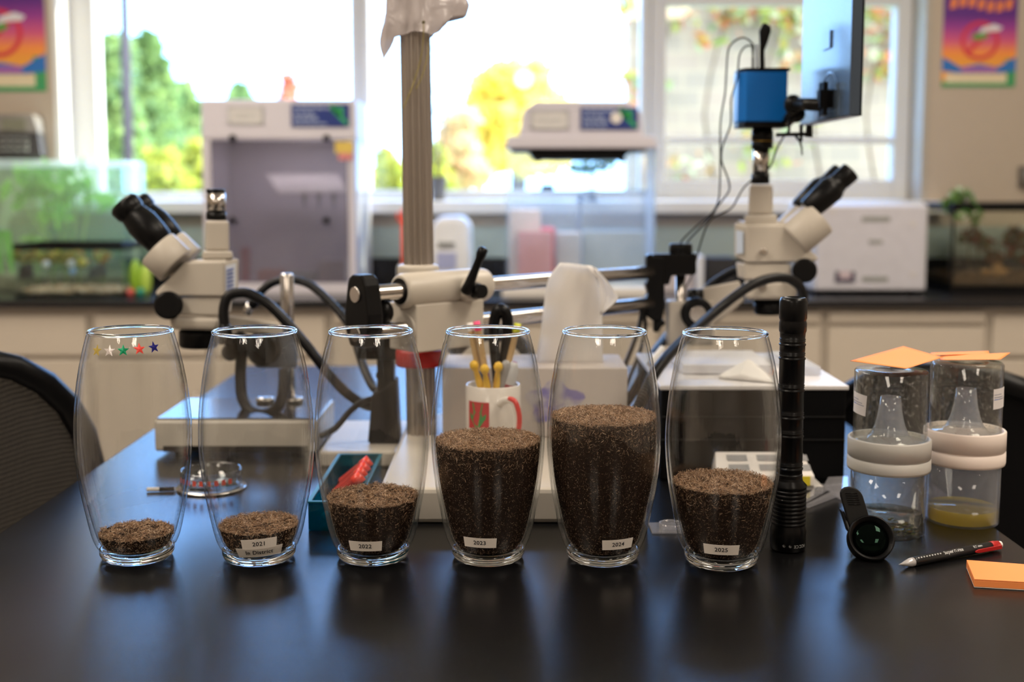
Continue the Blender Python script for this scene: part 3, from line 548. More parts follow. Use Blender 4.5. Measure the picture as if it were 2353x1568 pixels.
# ---- posters
def poster(px0, px1, py1, label, seed):
    Yp = WY - .0035; p, q = at(px0, py1, Yp), at(px1, py1, Yp); w = q.x - p.x; h = w * 1.55; x0, z0 = p.x, p.z
    t = thing('wall_poster', (x0 + w / 2, Yp, z0), label, 'poster', 'colourful posters on the tan wall')
    m, tt, pr = _m('poster_print'); g = tt.nodes.new('ShaderNodeTexCoord'); s = tt.nodes.new('ShaderNodeSeparateXYZ'); mr = tt.nodes.new('ShaderNodeMapRange'); r = tt.nodes.new('ShaderNodeValToRGB')
    tt.links.new(g.outputs['Object'], s.inputs[0]); tt.links.new(s.outputs['Z'], mr.inputs[0]); mr.inputs[1].default_value = 0; mr.inputs[2].default_value = h; tt.links.new(mr.outputs[0], r.inputs[0]); tt.links.new(r.outputs[0], pr.inputs['Base Color']); pr.inputs['Roughness'].default_value = .4
    e = r.color_ramp.elements; e[0].position = .22; e[0].color = (.85, .35, .05, 1); e[1].position = 1; e[1].color = (.10, .02, .2, 1)
    for k, cc in ((.30, (.9, .28, .06, 1)), (.40, (.65, .10, .22, 1)), (.52, (.30, .04, .28, 1)), (.62, (.11, .02, .22, 1))): x = e.new(k); x.color = cc
    b = MB(); b.box((x0, Yp, z0), (x0 + w, WY - .0005, z0 + h)); s0 = part(t, 'sheet', b, m)
    def flat(poly, k, mat, name): b = MB(); b.prism([(x0 + a * w, Yp - .0004 * k, z0 + c * h) for a, c in poly], (0, .0003, 0)); return part(t, name, b, mat)
    flat([(0, 0), (1, 0), (1, .24), (.86, .24), (.86, .05), (.0, .05)], 1, M((.05, .32, .12), .5, name='green_border'), 'green_border')
    flat([(0, .14), (.2, .12), (.8, .12), (1, .14), (1, .26), (.88, .22), (.75, .17), (.5, .20), (.25, .17), (.12, .22), (0, .26)], 2, M((.02, .16, .5), .5, name='blue_band'), 'blue_band')
    flat([(.24, .13), (.76, .13), (.72, .17), (.28, .17)], 3, M((.4, .12, .4), .5, name='purple_type'), 'caption_line')
    flat([(.05, .035), (.88, .035), (.88, .115), (.05, .115)], 3, M((.72, .62, .42), .5, name='cream_panel'), 'cream_panel')
    cx, cz = x0 + .5 * w, z0 + .40 * h; b = MB(); X = Matrix.Translation((cx, Yp - .0008, cz)) @ Matrix.Rotation(R(90), 4, 'X'); b.lathe([(w * .21, 0), (w * .26, 0), (w * .26, .0003), (w * .21, .0003)], 36, X, smooth=False)
    b.prism([(cx + dx, Yp - .0009, cz + dz) for dx, dz in ((-w * .17, -w * .13), (-w * .13, -w * .17), (w * .17, w * .13), (w * .13, w * .17))], (0, .0003, 0)); part(t, 'red_ring', b, M((.65, .03, .06), .5, name='ring_red'))
    b = MB(); b.prism([(cx + w * a, Yp - .0012, cz + w * c) for a, c in ((-.12, .04), (-.05, .0), (.06, .02), (.12, .07), (.04, .12), (-.06, .10))], (0, .0003, 0)); part(t, 'insect_body', b, M((.12, .3, .06), .5, name='insect_green'))
    b = MB(); b.prism([(cx + w * a, Yp - .0016, cz + w * c) for a, c in ((-.02, .09), (.10, .12), (.26, .13), (.30, .18), (.18, .22), (.02, .17))], (0, .0003, 0)); part(t, 'insect_wing', b, M((.72, .70, .74), .5, name='insect_wing'))
    b = MB(); rr = random.Random(seed)
    for k in range(7): a = .08 + k * .125; c = .66 + .022 * math.sin(k) + .03 * abs(a - .5); b.prism([(x0 + w * (a + u), Yp - .0008, z0 + h * (c + v)) for u, v in ((0, 0), (.08, .01), (.10, .1), (.02, .09))], (0, .0003, 0))
    part(t, 'title_letters', b, M((.9, .25, .04), .5, name='title_orange')); return t
poster(-105, 108, 210, 'purple, orange and blue poster on the left wall, cut off by the picture edge', 1)
poster(2163, 2332, 200, 'purple, orange and blue poster on the wall right of the windows', 2)
# ---- wall phone, left
PY_ = WY - .09; t = thing('wall_phone', (at(30, 362, PY_).x, WY - .02, at(30, 362, PY_).z), 'grey and black desk phone mounted on the wall below the left poster', 'phone'); P_ = lambda x, y, Y=PY_: at(x, y, Y)
b = MB(); b.hull([P_(a, c, Y) for a, c, Y in ((-60, 262, WY - .05), (74, 262, WY - .05), (90, 305, WY - .1), (-60, 305, WY - .1))] + [Vector((P_(a, c).x, WY - .001, P_(a, c).z)) for a, c in ((-60, 262), (74, 262), (80, 310), (-60, 310))]); part(t, 'display_head', b, M((.22, .21, .20), .45, name='phone_grey'), .004)
b = MB(); b.hull([P_(a, c, Y) for a, c, Y in ((-60, 306, WY - .09), (88, 306, WY - .09), (97, 360, WY - .12), (-60, 360, WY - .12))] + [Vector((P_(a, c).x, WY - .001, P_(a, c).z)) for a, c in ((-60, 306), (82, 306), (88, 362), (-60, 362))]); bb_ = part(t, 'body', b, M((.045, .045, .05), .45, name='phone_black'), .004)
b = MB(); b.prism([P_(4, 272, WY - .066), P_(58, 272, WY - .066), P_(61, 299, WY - .098), P_(4, 299, WY - .098)], (0, -.003, 0)); part(t, 'screen', b, M((.16, .16, .12), .3, name='lcd'))
b = MB()
for i in range(4):
    for j in range(3): c = P_(8 + 17 * i, 318 + 13 * j, WY - .102 - .009 * j); b.box((c.x - .008, c.y - .006, c.z - .005), (c.x + .008, c.y + .02, c.z + .005))
part(t, 'keypad', b, GREYP)
# ---- leafy glass tank, left, and the low aquarium before it
HY = 3.98; x0, x1 = (-40 - CX) * mpp(HY), (286 - CX) * mpp(HY); zt = at(CX, 372, HY).z
t = thing('leafy_terrarium', ((x0 + x1) / 2, 4.1, T), 'tall glass tank full of bright green leaves at the left end of the counter', 'tank')
b = MB()
for a, c in (((x0, HY, T + .001), (x1, HY + .005, zt - .02)), ((x0, 4.215, T + .001), (x1, 4.22, zt - .02)), ((x1 - .005, HY + .005, T + .001), (x1, 4.215, zt - .02)), ((x0, HY + .005, T + .001), (x0 + .005, 4.215, zt - .02))): b.box(a, c)
part(t, 'glass', b, thin('green_tank_glass', (.88, .97, .93), 1.0, haze=.15, hazecol=(.86, .95, .78)))
b = MB(); b.hull([(a, c, zt - .02) for a in (x0 - .004, x1 + .004) for c in (HY - .004, 4.224)] + [(a, c, zt + (.004 if a > x0 else .01)) for a in (x0, x1) for c in (HY, 4.22)]); part(t, 'lid', b, thin('lid_film', (.9, .98, .96), .9, haze=.55, hazecol=(.85, .95, .93)), .004)
b = MB(); b.box((x0 + .006, HY + .006, T + .002), (x1 - .006, 4.214, T + .05)); part(t, 'soil', b, M((.16, .12, .08), .9, var=.4, scale=60, bump=.5, bscale=100, name='tank_soil'), .003)
LV = island('pothos_leaves', [(.22, .55, .04), (.35, .75, .06), (.45, .85, .12), (.28, .62, .08)], rough=.4, trans=.45)
t2 = thing('leafy_plant', (at(150, 600, 4.1).x, 4.1, T + .051), 'bright green broad leaved plant growing inside the tall left tank', 'plant')
leaf_cloud('leaves', t2, [(at(px, py, 4.1).x, 4.1, at(px, py, 4.1).z, .05, .06, .05) for px, py in ((45, 440), (20, 415), (125, 425), (160, 430), (105, 410), (215, 465), (80, 530), (125, 490), (75, 410), (180, 400))], 75, .05, LV, 15)
b = MB()
for k, px in enumerate((30, 55, 115, 140, 170, 210)): e = at(px, 430, 4.1); b.tube([(at(120 + (px - 120) * .5, 600, 4.1).x, 4.1, T + .05), ((e.x + at(120, 1, 4.1).x) / 2 + .02, 4.1, 1.08), e], [.006, .004], 7, sub=2)
part(t2, 'stem', b, M((.35, .5, .15), .5, name='green_stem'))
HY = 3.72; x0, x1 = (28 - CX) * mpp(HY), (281 - CX) * mpp(HY); zt = at(CX, 561, HY).z
t = thing('low_aquarium', ((x0 + x1) / 2, 3.83, T), 'low glass aquarium with a black rim in front of the leafy tank', 'tank')
b = MB()
for a, c in (((x0, HY, zt - .020), (x1, HY + .012, zt)), ((x0, 3.938, zt - .020), (x1, 3.95, zt)), ((x0, HY + .012, zt - .020), (x0 + .012, 3.938, zt)), ((x1 - .012, HY + .012, zt - .020), (x1, 3.938, zt))): b.box(a, c)
b.hull([at(px, py, Y) for px, py in ((128, 562), (158, 553), (188, 562)) for Y in (HY, HY + .03)]); b.box((x0, HY, T), (x1, 3.95, T + .010)); part(t, 'rim', b, BLACK, .002)
b = MB()
for a, c in (((x0 + .001, HY + .001, T + .010), (x1 - .001, HY + .005, zt - .020)), ((x0 + .001, 3.945, T + .010), (x1 - .001, 3.949, zt - .020)), ((x1 - .005, HY + .005, T + .010), (x1 - .001, 3.945, zt - .020)), ((x0 + .001, HY + .005, T + .010), (x0 + .005, 3.945, zt - .020))): b.box(a, c)
part(t, 'glass', b, thin('aquarium_glass', (.93, .97, .96), 1.0))
b = MB(); rr = random.Random(11)
for k in range(420): r_ = rr.uniform(.004, .007); b.sphere((rr.uniform(x0 + .012, x1 - .012), rr.uniform(HY + .014, 3.935), T + .012 + rr.uniform(0, .012)), r_, 7, 5, (1, 1, .7))
o = single('gravel', b, island('gravel', [(.55, .38, .22), (.7, .55, .38), (.4, .3, .2), (.8, .7, .55)]), 'tan gravel on the floor of the low aquarium', 'gravel', kind='stuff')
for k, (px, py, r_, col, lab) in enumerate(((106, 608, .013, (.75, .88, .9), 'small white ball on the gravel, left in the low aquarium'), (163, 606, .013, (.8, .9, .9), 'small white ball at the middle of the low aquarium'), (167, 624, .011, (.25, .45, .8), 'small blue ball under the white one in the low aquarium'), (190, 603, .014, (.75, .70, .12), 'small yellow ball right of the blue one in the low aquarium'))):
    c = at(px, py, 3.77); b = MB(); b.sphere(c, r_, 16, 10); single('marble_ball', b, M(col, .25, name='ball'), lab, 'ball')
t2 = thing('aquarium_plant', (at(150, 600, 3.86).x, 3.86, T + .025), 'mixed yellow and green water weed across the back of the low aquarium', 'plant')
leaf_cloud('leaves', t2, [(at(px, 592, 3.87).x, 3.87, at(px, 590, 3.87).z, .03, .03, .024) for px in (50, 85, 120, 150, 180, 235)], 300, .013, island('weed', [(.15, .35, .05), (.5, .5, .1), (.55, .3, .12), (.3, .5, .2)], trans=.3), 17)
b = MB()
for px in (50, 85, 120, 150, 180, 235): e = at(px, 592, 3.87); b.tube([(e.x, 3.87, T + .02), e], .002, 5)
part(t2, 'stem', b, M((.2, .3, .08), .7, name='weed_stem'))
b = MB(); b.hull([at(px, py, Y) for px, py in ((45, 612), (75, 604), (78, 640), (42, 642)) for Y in (3.80, 3.84)]); single('dark_rock', b, M((.03, .035, .04), .7, name='dark_rock'), 'dark rock at the left inside the low aquarium', 'rock', bevel=.004)
b = MB(); b.hull([at(px, py, Y) for px, py in ((205, 618), (240, 602), (248, 632), (200, 642)) for Y in (3.80, 3.84)]); single('dark_rock', b, M((.05, .075, .085), .7, name='slate_rock'), 'slate grey rock at the right inside the low aquarium', 'rock', bevel=.004)
# drooping leaf at the picture edge
t = thing('drooping_plant', (at(-20, 640, 3.75).x, 3.75, T), 'long drooping green leaf at the left edge before the tanks', 'plant')
b = MB(); b.lathe([(.03, 0), (.04, .05), (.035, .05), (.001, .045)], 18, Matrix.Translation((at(-50, 640, 3.75).x, 3.75, T)), cap0=True); part(t, 'pot', b, M((.05, .05, .05), .6, name='black_pot'))
b = MB()
for k, (a, bq, dx) in enumerate(((-40, 20, 0), (-50, -5, .01))):
    pts = [at(a, 640, 3.75), at(a + 10, 560, 3.74), at(bq - 8, 530, 3.72), at(bq, 580, 3.70), at(bq + 8, 628, 3.69)]; 
    for i in range(4):
        w0, w1 = (.004, .012, .016, .012, .003)[i], (.004, .012, .016, .012, .003)[i + 1]; p, q = pts[i], pts[i + 1]
        b.add([p + Vector((-w0, 0, 0)), p + Vector((w0, .004, 0)), q + Vector((w1, .004, 0)), q + Vector((-w1, 0, 0))], [(0, 1, 2, 3)])
part(t, 'leaves', b, M((.08, .28, .05), .5, name='drooping_leaf'))
# toys right of the aquarium
for k, (px, py, r_, col, lab) in enumerate(((312, 612, .022, (.25, .45, .03), 'plump green toy on the counter behind the left eyepieces'), (335, 620, .018, (.45, .65, .10), 'small upright lime toy right of the green one on the counter'), (322, 642, .014, (.03, .30, .20), 'small teal toy under the lime one'), (300, 648, .013, (.65, .12, .10), 'small red toy on the counter edge right of the low aquarium'))):
    c = at(px, py, 3.78 - .03 * (k > 1)); b = MB(); zc = r_ if k > 1 else (c.z + r_ - T) / 2; b.sphere((c.x, c.y, T + zc), r_, 18, 12, (1, 1, zc / r_)); single('toy_figure', b, M(col, .4, name='toy'), lab, 'toy')

# ================================================================ THE LAB TABLE
TX0, TX1, TY0, TY1 = -.527, .505, -.35, 2.30
m, tt, p = _m('black_epoxy'); N, L = tt.nodes, tt.links
g = N.new('ShaderNodeTexCoord'); n = N.new('ShaderNodeTexNoise'); n.inputs['Scale'].default_value = 5; n.inputs['Detail'].default_value = 8; L.new(g.outputs['Object'], n.inputs['Vector'])
r = N.new('ShaderNodeMapRange'); r.inputs[3].default_value = .20; r.inputs[4].default_value = .31; L.new(n.outputs['Fac'], r.inputs[0]); L.new(r.outputs[0], p.inputs['Roughness'])
p.inputs['Base Color'].default_value = (.004, .004, .0045, 1); p.inputs['Specular IOR Level'].default_value = .36
n2 = N.new('ShaderNodeTexNoise'); n2.inputs['Scale'].default_value = 900; L.new(g.outputs['Object'], n2.inputs['Vector']); bp = N.new('ShaderNodeBump'); bp.inputs['Strength'].default_value = .06; bp.inputs['Distance'].default_value = .001; L.new(n2.outputs['Fac'], bp.inputs['Height']); L.new(bp.outputs[0], p.inputs['Normal'])
t = thing('lab_table', (0, 1.0, 0), 'long black topped lab table carrying the glass vases', 'table')
b = MB(); b.box((TX0, TY0, T - .025), (TX1, TY1, T)); part(t, 'table_top', b, m, .003)
b = MB(); b.box((TX0 + .05, TY0 + .05, T - .10), (TX1 - .05, TY1 - .05, T - .0255)); part(t, 'apron', b, CREAM, .002)
for X in (TX0 + .06, TX1 - .12):
    for Y in (TY0 + .06, TY1 - .12): b = MB(); b.box((X, Y, 0), (X + .06, Y + .06, T - .1005)); part(t, 'leg', b, CREAM, .002)

# ---- barrel vases
PROF = [(.0345, .0105), (.0368, .013), (.0385, .0165), (.0403, .0212), (.0428, .031), (.0457, .0455), (.0502, .070), (.0527, .090), (.0541, .113), (.0536, .135), (.0513, .160), (.0477, .183), (.0452, .195), (.0421, .2077), (.0395, .2165)]
def smooth_prof(P, k=4):
    out = []
    for i in range(len(P) - 1):
        p0, p1, p2, p3 = P[max(i - 1, 0)], P[i], P[i + 1], P[min(i + 2, len(P) - 1)]
        for j in range(k):
            u = j / k; out.append(tuple(.5 * ((2 * p1[d]) + (-p0[d] + p2[d]) * u + (2 * p0[d] - 5 * p1[d] + 4 * p2[d] - p3[d]) * u * u + (-p0[d] + 3 * p1[d] - 3 * p2[d] + p3[d]) * u ** 3) for d in (0, 1)))
    return out + [P[-1]]
SP = smooth_prof(PROF)
def rad(z): return float(np.interp(z, [q[1] for q in SP], [q[0] for q in SP]))
WALLT = .0026
VGLASS = thin('vase_glass', (.98, .985, .985), 1.15, edge=(.66, .70, .71), streak=.35)
VBASE = solidglass('thick_glass', (.97, .99, .98), 1.5)
STICK = M((.86, .80, .74), .6, var=.01, name='label_paper')
gm = MB(); gm.lathe(SP, 72)
gi = [(q[0] - WALLT - .0026 * math.exp(-(q[1] - .0105) / .035), q[1]) for q in SP]
gm.lathe(gi, 72)
gm = gm.mesh('glass_wall', VGLASS, fix=False)
bm_ = MB(); bm_.lathe([(.0001, .0012), (.024, .0012), (.027, .0), (.0305, .0), (.0332, .0022), (.0346, .0055), (.0348, .0098), (.0335, .0104), (.0315, .0098), (.026, .0072), (.015, .0062), (.0001, .006)], 72)
bm_ = bm_.mesh('glass_base', VBASE)
rm = MB(); rr_ = PROF[-1][0] - WALLT / 2; ring = [(rr_ + .0016 * math.cos(a), .2183 + .0018 * math.sin(a)) for a in [2 * math.pi * k / 14 for k in range(15)]]; rm.lathe(ring, 72); rm = rm.mesh('rim', VBASE)
def wrap(mb_flat, th0, zc, tilt=0.):
    """bend a flat sheet (x along the wall, y up, small z outward) round the vase"""
    r0 = rad(zc); out = MB(); out.f, out.m, out.sm = mb_flat.f, mb_flat.m, mb_flat.sm
    for v in mb_flat.v:
        x = v.x * math.cos(tilt) - v.y * math.sin(tilt); y = v.x * math.sin(tilt) + v.y * math.cos(tilt)
        z = zc + y; rr = rad(z) + .00015 + v.z; a = th0 + x / r0; out.v.append(Vector((rr * math.sin(a), -rr * math.cos(a), z)))
    return out
def sheet(w, h, th=.0002, n=12):
    b = MB()
    for k in range(n + 1):
        x = -w / 2 + w * k / n; b.v += [Vector((x, -h / 2, 0)), Vector((x, h / 2, 0)), Vector((x, h / 2, th)), Vector((x, -h / 2, th))]
    for k in range(n):
        o = 4 * k
        for i in range(4): b.f.append([o + i, o + (i + 1) % 4, o + 4 + (i + 1) % 4, o + 4 + i]); b.m.append(0); b.sm.append(False)
    b.f.append([0, 1, 2, 3]); b.f.append([4 * n + 3, 4 * n + 2, 4 * n + 1, 4 * n]); b.m += [0, 0]; b.sm += [False, False]
    return b
BRAN = island('mosquito_grains', [(.09, .045, .025), (.48, .29, .17), (.24, .13, .075), (.64, .45, .30), (.34, .20, .11), (.55, .35, .21), (.15, .08, .045), (.74, .56, .40)], rough=.65, spec=.25)
BCORE = M((.024, .012, .007), .9, var=.6, scale=500, bump=.8, bscale=900, spec=.1, name='dark_heap_core')  # core coloured near black so the heap sides look shaded
def grains(root_loc, ztop, rmax, seed, bumpy, dome, facing):
    """heap: dark core + thousands of little curved fibres, one mesh"""
    rng = np.random.default_rng(seed); zb = .0108
    ph = rng.uniform(0, 6.28, 8)
    def top(x, y):
        r2 = (x * x + y * y) / rmax ** 2
        return ztop + dome * (.5 - r2) + 1.5 * bumpy * (np.sin(x * 190 + ph[0]) * np.sin(y * 170 + ph[1]) * .5 + np.sin(x * 420 + ph[2] + y * 130) * .3 + np.sin(y * 510 + ph[3] - x * 260) * .25)
    zs = np.linspace(zb, ztop, 14); wallr = lambda z: np.minimum(np.interp(z, [q[1] for q in SP], [q[0] for q in SP]) - WALLT - .0008 - .0028 * np.exp(-(z - .0105) / .035), rmax)
    # core mesh
    b = MB(); seg = 48; b.lathe([(float(wallr(z)) - .0012, float(z)) for z in zs[:-1]], seg, cap0=True); o = len(b.v) - seg
    prev = list(range(o, o + seg)); rt = float(wallr(ztop)) - .0012
    for f in (1.0, .85, .68, .5, .32, .15):
        cur = []
        for k in range(seg):
            a = 2 * math.pi * k / seg; x, y = rt * f * math.cos(a), rt * f * math.sin(a); cur.append(len(b.v)); b.v.append(Vector((x, y, float(top(x, y)) - .0012)))
        for k in range(seg): b.f.append([prev[k], prev[(k + 1) % seg], cur[(k + 1) % seg], cur[k]]); b.m.append(0); b.sm.append(True)
        prev = cur
    b.f.append(prev); b.m.append(0); b.sm.append(True)
    # fibres; smaller and sparser low down, imitating shade on the sides
    H_ = ztop - zb; rm = float(wallr(ztop * .6)); n1 = int(2 * math.pi * rm * H_ / (1.25e-3) ** 2 + 2 * math.pi * rm * min(.013, H_) / (.95e-3) ** 2); n2 = int(math.pi * rt * rt / (.95e-3) ** 2)
    th = rng.uniform(0, 6.2832, n1); q1 = rng.uniform(0, 1, n1); near = rng.random(n1) < (1 - (2 * math.pi * rm * H_ / (1.25e-3) ** 2) / n1); z1 = np.where(near, ztop + .0012 - np.minimum(np.abs(rng.normal(0, .013, n1)), H_), zb + q1 * H_); r1 = wallr(z1) - rng.uniform(.0006, .0030, n1)
    c1 = np.stack([r1 * np.cos(th), r1 * np.sin(th), z1], 1); nrm1 = np.stack([np.cos(th), np.sin(th), 0 * th], 1)
    rr = rt * np.sqrt(rng.uniform(0, 1, n2)); t2 = rng.uniform(0, 6.2832, n2); x2, y2 = rr * np.cos(t2), rr * np.sin(t2)
    c2 = np.stack([x2, y2, top(x2, y2) + rng.uniform(-.0012, .0014, n2)], 1); nrm2 = np.tile([0, 0, 1.], (n2, 1))
    c = np.concatenate([c1, c2]); nn = np.concatenate([nrm1, nrm2]); n = len(c)
    d = rng.normal(size=(n, 3)); k_ = np.concatenate([np.full(n1, .92), np.full(n2, .25)])[:, None]; d -= nn * (np.sum(d * nn, 1)[:, None]) * k_; d /= np.linalg.norm(d, axis=1)[:, None]
    s = np.cross(d, rng.normal(size=(n, 3))); s /= np.linalg.norm(s, axis=1)[:, None]
    ln = rng.uniform(.0011, .0027, n)[:, None] * np.concatenate([np.where(near, .85, .42), np.ones(n2)])[:, None]; wd = rng.uniform(.00011, .00030, n)[:, None] * np.concatenate([np.where(near, 1., .55), np.ones(n2)])[:, None]; bend = np.cross(s, d) * ln * rng.uniform(-.5, .5, n)[:, None]
    P = np.stack([c - d * ln - s * wd * .4, c - d * ln + s * wd * .4, c + bend - s * wd, c + bend + s * wd, c + d * ln - s * wd * .4, c + d * ln + s * wd * .4], 1)
    # keep every tip inside the glass
    zz_ = np.clip(P[..., 2], zb, None); lim = np.interp(zz_, [q[1] for q in SP], [q[0] for q in SP]) - WALLT - .0002 - .0026 * np.exp(-(zz_ - .0105) / .035); pr = np.hypot(P[..., 0], P[..., 1]); f_ = np.minimum(1, lim / np.maximum(pr, 1e-6)); P[..., 0] *= f_; P[..., 1] *= f_; P[..., 2] = zz_
    base = len(b.v); bv = np.array([tuple(v) for v in b.v]); V = np.concatenate([bv, P.reshape(-1, 3)])
    F1 = (base + 6 * np.arange(n)[:, None] + np.array([0, 1, 3, 2])); F2 = (base + 6 * np.arange(n)[:, None] + np.array([2, 3, 5, 4])); FQ = np.concatenate([F1, F2])
    me = bpy.data.meshes.new('dried_mosquitoes'); me.vertices.add(len(V)); me.vertices.foreach_set('co', V.ravel().astype(np.float32))
    lt = [len(f) for f in b.f] + [4] * len(FQ); li = [i for f in b.f for i in f] + FQ.ravel().tolist(); ls = np.concatenate([[0], np.cumsum(lt)[:-1]])
    me.loops.add(len(li)); me.loops.foreach_set('vertex_index', li); me.polygons.add(len(lt)); me.polygons.foreach_set('loop_start', ls.astype(np.int32)); me.polygons.foreach_set('loop_total', lt)
    me.polygons.foreach_set('material_index', [0] * len(b.f) + [1] * len(FQ)); me.update(); me.validate()
    me.materials.append(BCORE); me.materials.append(BRAN)
    o = bpy.data.objects.new('dried_mosquitoes', me); C.objects.link(o); o.location = root_loc
    return o
def star(r, c=(0, 0)):
    b = MB(); pts = [(math.sin(k * math.pi / 5) * (r if k % 2 == 0 else r * .42), math.cos(k * math.pi / 5) * (r if k % 2 == 0 else r * .42)) for k in range(10)]
    b.v = [Vector((x, y, 0)) for x, y in pts] + [Vector((x, y, .0002)) for x, y in pts] + [Vector((0, 0, .0005))]
    b.f = [list(range(10))[::-1]] + [[i, (i + 1) % 10, 10 + (i + 1) % 10, 10 + i] for i in range(10)] + [[10 + i, 10 + (i + 1) % 10, 20] for i in range(10)]; b.m = [0] * 21; b.sm = [False] * 21
    return b
VASES = [ # base centre px, heap top, heap radius, bumpiness, dome, description
    (316, 1279, .0255, .0355, .0030, .0065, 'leftmost glass barrel vase, with five foil stars below its rim', 'low round heap of dried mosquitoes in the vase with the foil stars'),
    (596, 1281, .0335, .0400, .0016, .0025, 'glass barrel vase with the two paper labels 2021 and In District', 'shallow layer of dried mosquitoes in the vase labelled 2021'),
    (858, 1280, .0600, .0600, .0018, -.0010, 'glass barrel vase with the paper label 2022', 'dried mosquitoes filling the lower quarter of the vase labelled 2022'),
    (1122, 1280.5, .1150, .0600, .0007, .0010, 'glass barrel vase with the paper label 2023', 'dried mosquitoes filling half of the vase labelled 2023'),
    (1385, 1282, .1385, .0600, .0008, .0030, 'glass barrel vase with the paper label 2024', 'dried mosquitoes filling most of the vase labelled 2024, the fullest'),
    (1657, 1291, .0775, .0600, .0009, .0005, 'rightmost glass barrel vase, with the paper label 2025', 'dried mosquitoes in the rightmost vase labelled 2025')]
LABELS = [[], [('2021', 0, .0252, .0325, .0100, .0058, .045), ('In District', 0, .0163, .0430, .0098, .0056, .045)], [('2022', -19, .0225, .0310, .0100, .0057, .0)], [('2023', -20, .0262, .0310, .0097, .0056, -.01)], [('2024', 36, .0250, .0300, .0100, .0056, .02)], [('2025', 0, .0236, .0325, .0100, .0057, .0)]]
for i, (px, py, zt, rm_, bu, dm, lab, hl) in enumerate(VASES):
    loc = on(px, py, T); loc.z = T + .0003; face = math.atan2(-loc.x, loc.y)     # turn of the side facing the room's front
    t = thing('glass_vase', loc, lab, 'vase', 'row of glass barrel vases')
    for nm, me in (('glass_wall', gm), ('glass_base', bm_), ('rim', rm)): o = bpy.data.objects.new(nm, me); C.objects.link(o); o.parent = t
    for txt, dpx, zc, w, h, ts, tilt in LABELS[i]:
        a0 = -math.atan2(loc.x, loc.y) + math.asin(dpx * mpp(1.06) / rad(zc)); 
        pl = part(t, 'paper_label', wrap(sheet(w, h), a0, zc, tilt), STICK, local=True, label='white paper label reading ' + txt)
        tm = text_mb(txt, ts, lambda x, y: Vector((x, y, .00032)), space=1.08, bold=.018); tm = wrap(tm, a0, zc, tilt); part(pl, 'lettering', tm, INK, local=True, fix=False)
    if i == 0:
        for dpx, zc, col, nm in ((-74, .2050, (.55, .42, .10), 'gold'), (-47, .2052, (.80, .74, .72), 'silver'), (-17, .2056, (.0, .28, .12), 'green'), (18, .2063, (.85, .08, .06), 'red'), (50, .2068, (.01, .01, .20), 'dark blue')):
            a0 = -math.atan2(loc.x, loc.y) + math.asin(dpx * mpp(1.08) / rad(zc)); part(t, 'foil_star', wrap(star(.0056), a0, zc, .0 if dpx < 40 else .06), M(col, .3, .35, var=.05, name='foil'), local=True, label=nm + ' foil star')
    o = grains(loc, zt, rm_, 50 + i, bu, dm, face); tag(o, hl, 'insects', 'heaps of dried mosquitoes in the vases', 'stuff')

# ---- long black torch standing on its head
c = on(1810, 1262, T); c.z = T; mp_ = mpp(1.13)
t = thing('flashlight', c, 'long black ribbed flashlight standing on its head right of the rightmost vase', 'flashlight')
def zat(py): return at(1800, py, c.y).z
K = [(1276, 38), (1266, 41), (1216, 41), (1206, 40), (1200, 37), (1190, 36)]
b = MB(); prof = [(.0001, .0005), (.0155, .0005), (.0172, .002), (.0175, zat(1215) - T), (.0163, zat(1207) - T), (.0160, zat(1203) - T)]; b.lathe(prof, 48, Matrix.Translation(c)); part(t, 'head', b, BLACKM)
b = MB(); z = zat(1203) - T; prof = [(.0158, z)]
for k in range(9): prof += [(.0166, z + .0004), (.0166, z + .0026), (.0155, z + .0030), (.0155, z + .0036)]; z += .0040
prof += [(.0166, z), (.0168, z + .003), (.0130, z + .007), (.0127, z + .009)]; zt_ = z + .009; b.lathe(prof, 48, Matrix.Translation(c)); part(t, 'cooling_fins', b, BLACKM)
b = MB(); top_ = zat(684) - T; prof = [(.0122, zt_), (.0126, zt_ + .004)]; rings = [zat(y) - T for y in (1108, 1074, 1000, 958, 895, 822, 790)]
zz0 = zt_ + .004
for zr in rings:
    prof += [(.0122, zz0 + .002), (.0121, zr - .002), (.0128, zr - .0012), (.0128, zr), (.0119, zr + .0006), (.0119, zr + .002), (.0126, zr + .0026), (.0119, zr + .003), (.0126, zr + .0046), (.0119, zr + .0052)]; zz0 = zr + .0055
prof += [(.0122, zz0 + .004), (.0122, zat(765) - T)]; b.lathe(prof, 48, Matrix.Translation(c)); part(t, 'tube', b, BLACKM)
b = MB(); prof = [(.0122, zat(765) - T), (.0131, zat(760) - T), (.0131, zat(742) - T), (.0126, zat(738) - T), (.0126, zat(735) - T), (.0133, zat(731) - T), (.0133, zat(692) - T), (.0118, zat(684) - T), (.0105, zat(683) - T), (.0100, zat(686) - T), (.0001, zat(686) - T)]; b.lathe(prof, 48, Matrix.Translation(c)); part(t, 'tail_cap', b, BLACKM)
def ontube(x, y, r, z, a0): a = a0 + x / r; return c + Vector((r * math.sin(a), -r * math.cos(a), z + y))
fa = -math.atan2(c.x, c.y)
b = MB()
for s_, a_ in (('CE', .48), ('FCC', .88)):
    q = text_mb(s_, .0042, lambda x, y: ontube(-x, -y, .01762, .0075, fa + a_)); b.add(q.v, q.f)
for k, a_ in enumerate((-.22, .12)):
    cc = [(math.sin(u) * .0014, math.cos(u) * .0014) for u in np.linspace(0, 6.283, 13)[:-1]]
    for u in range(0, 12): x, y = cc[u]; b.add([ontube(x * f + dx, y * f + dy, .01762, .0075, fa + a_) for f, dx, dy in ((1, 0, 0), (1, .0003, .0003), (.7, .0003, .0003), (.7, 0, 0))], [(0, 1, 2, 3)])
    b.add([ontube(x * .4, y * .4, .01762, .0075, fa + a_) for x, y in cc], [tuple(range(12))])
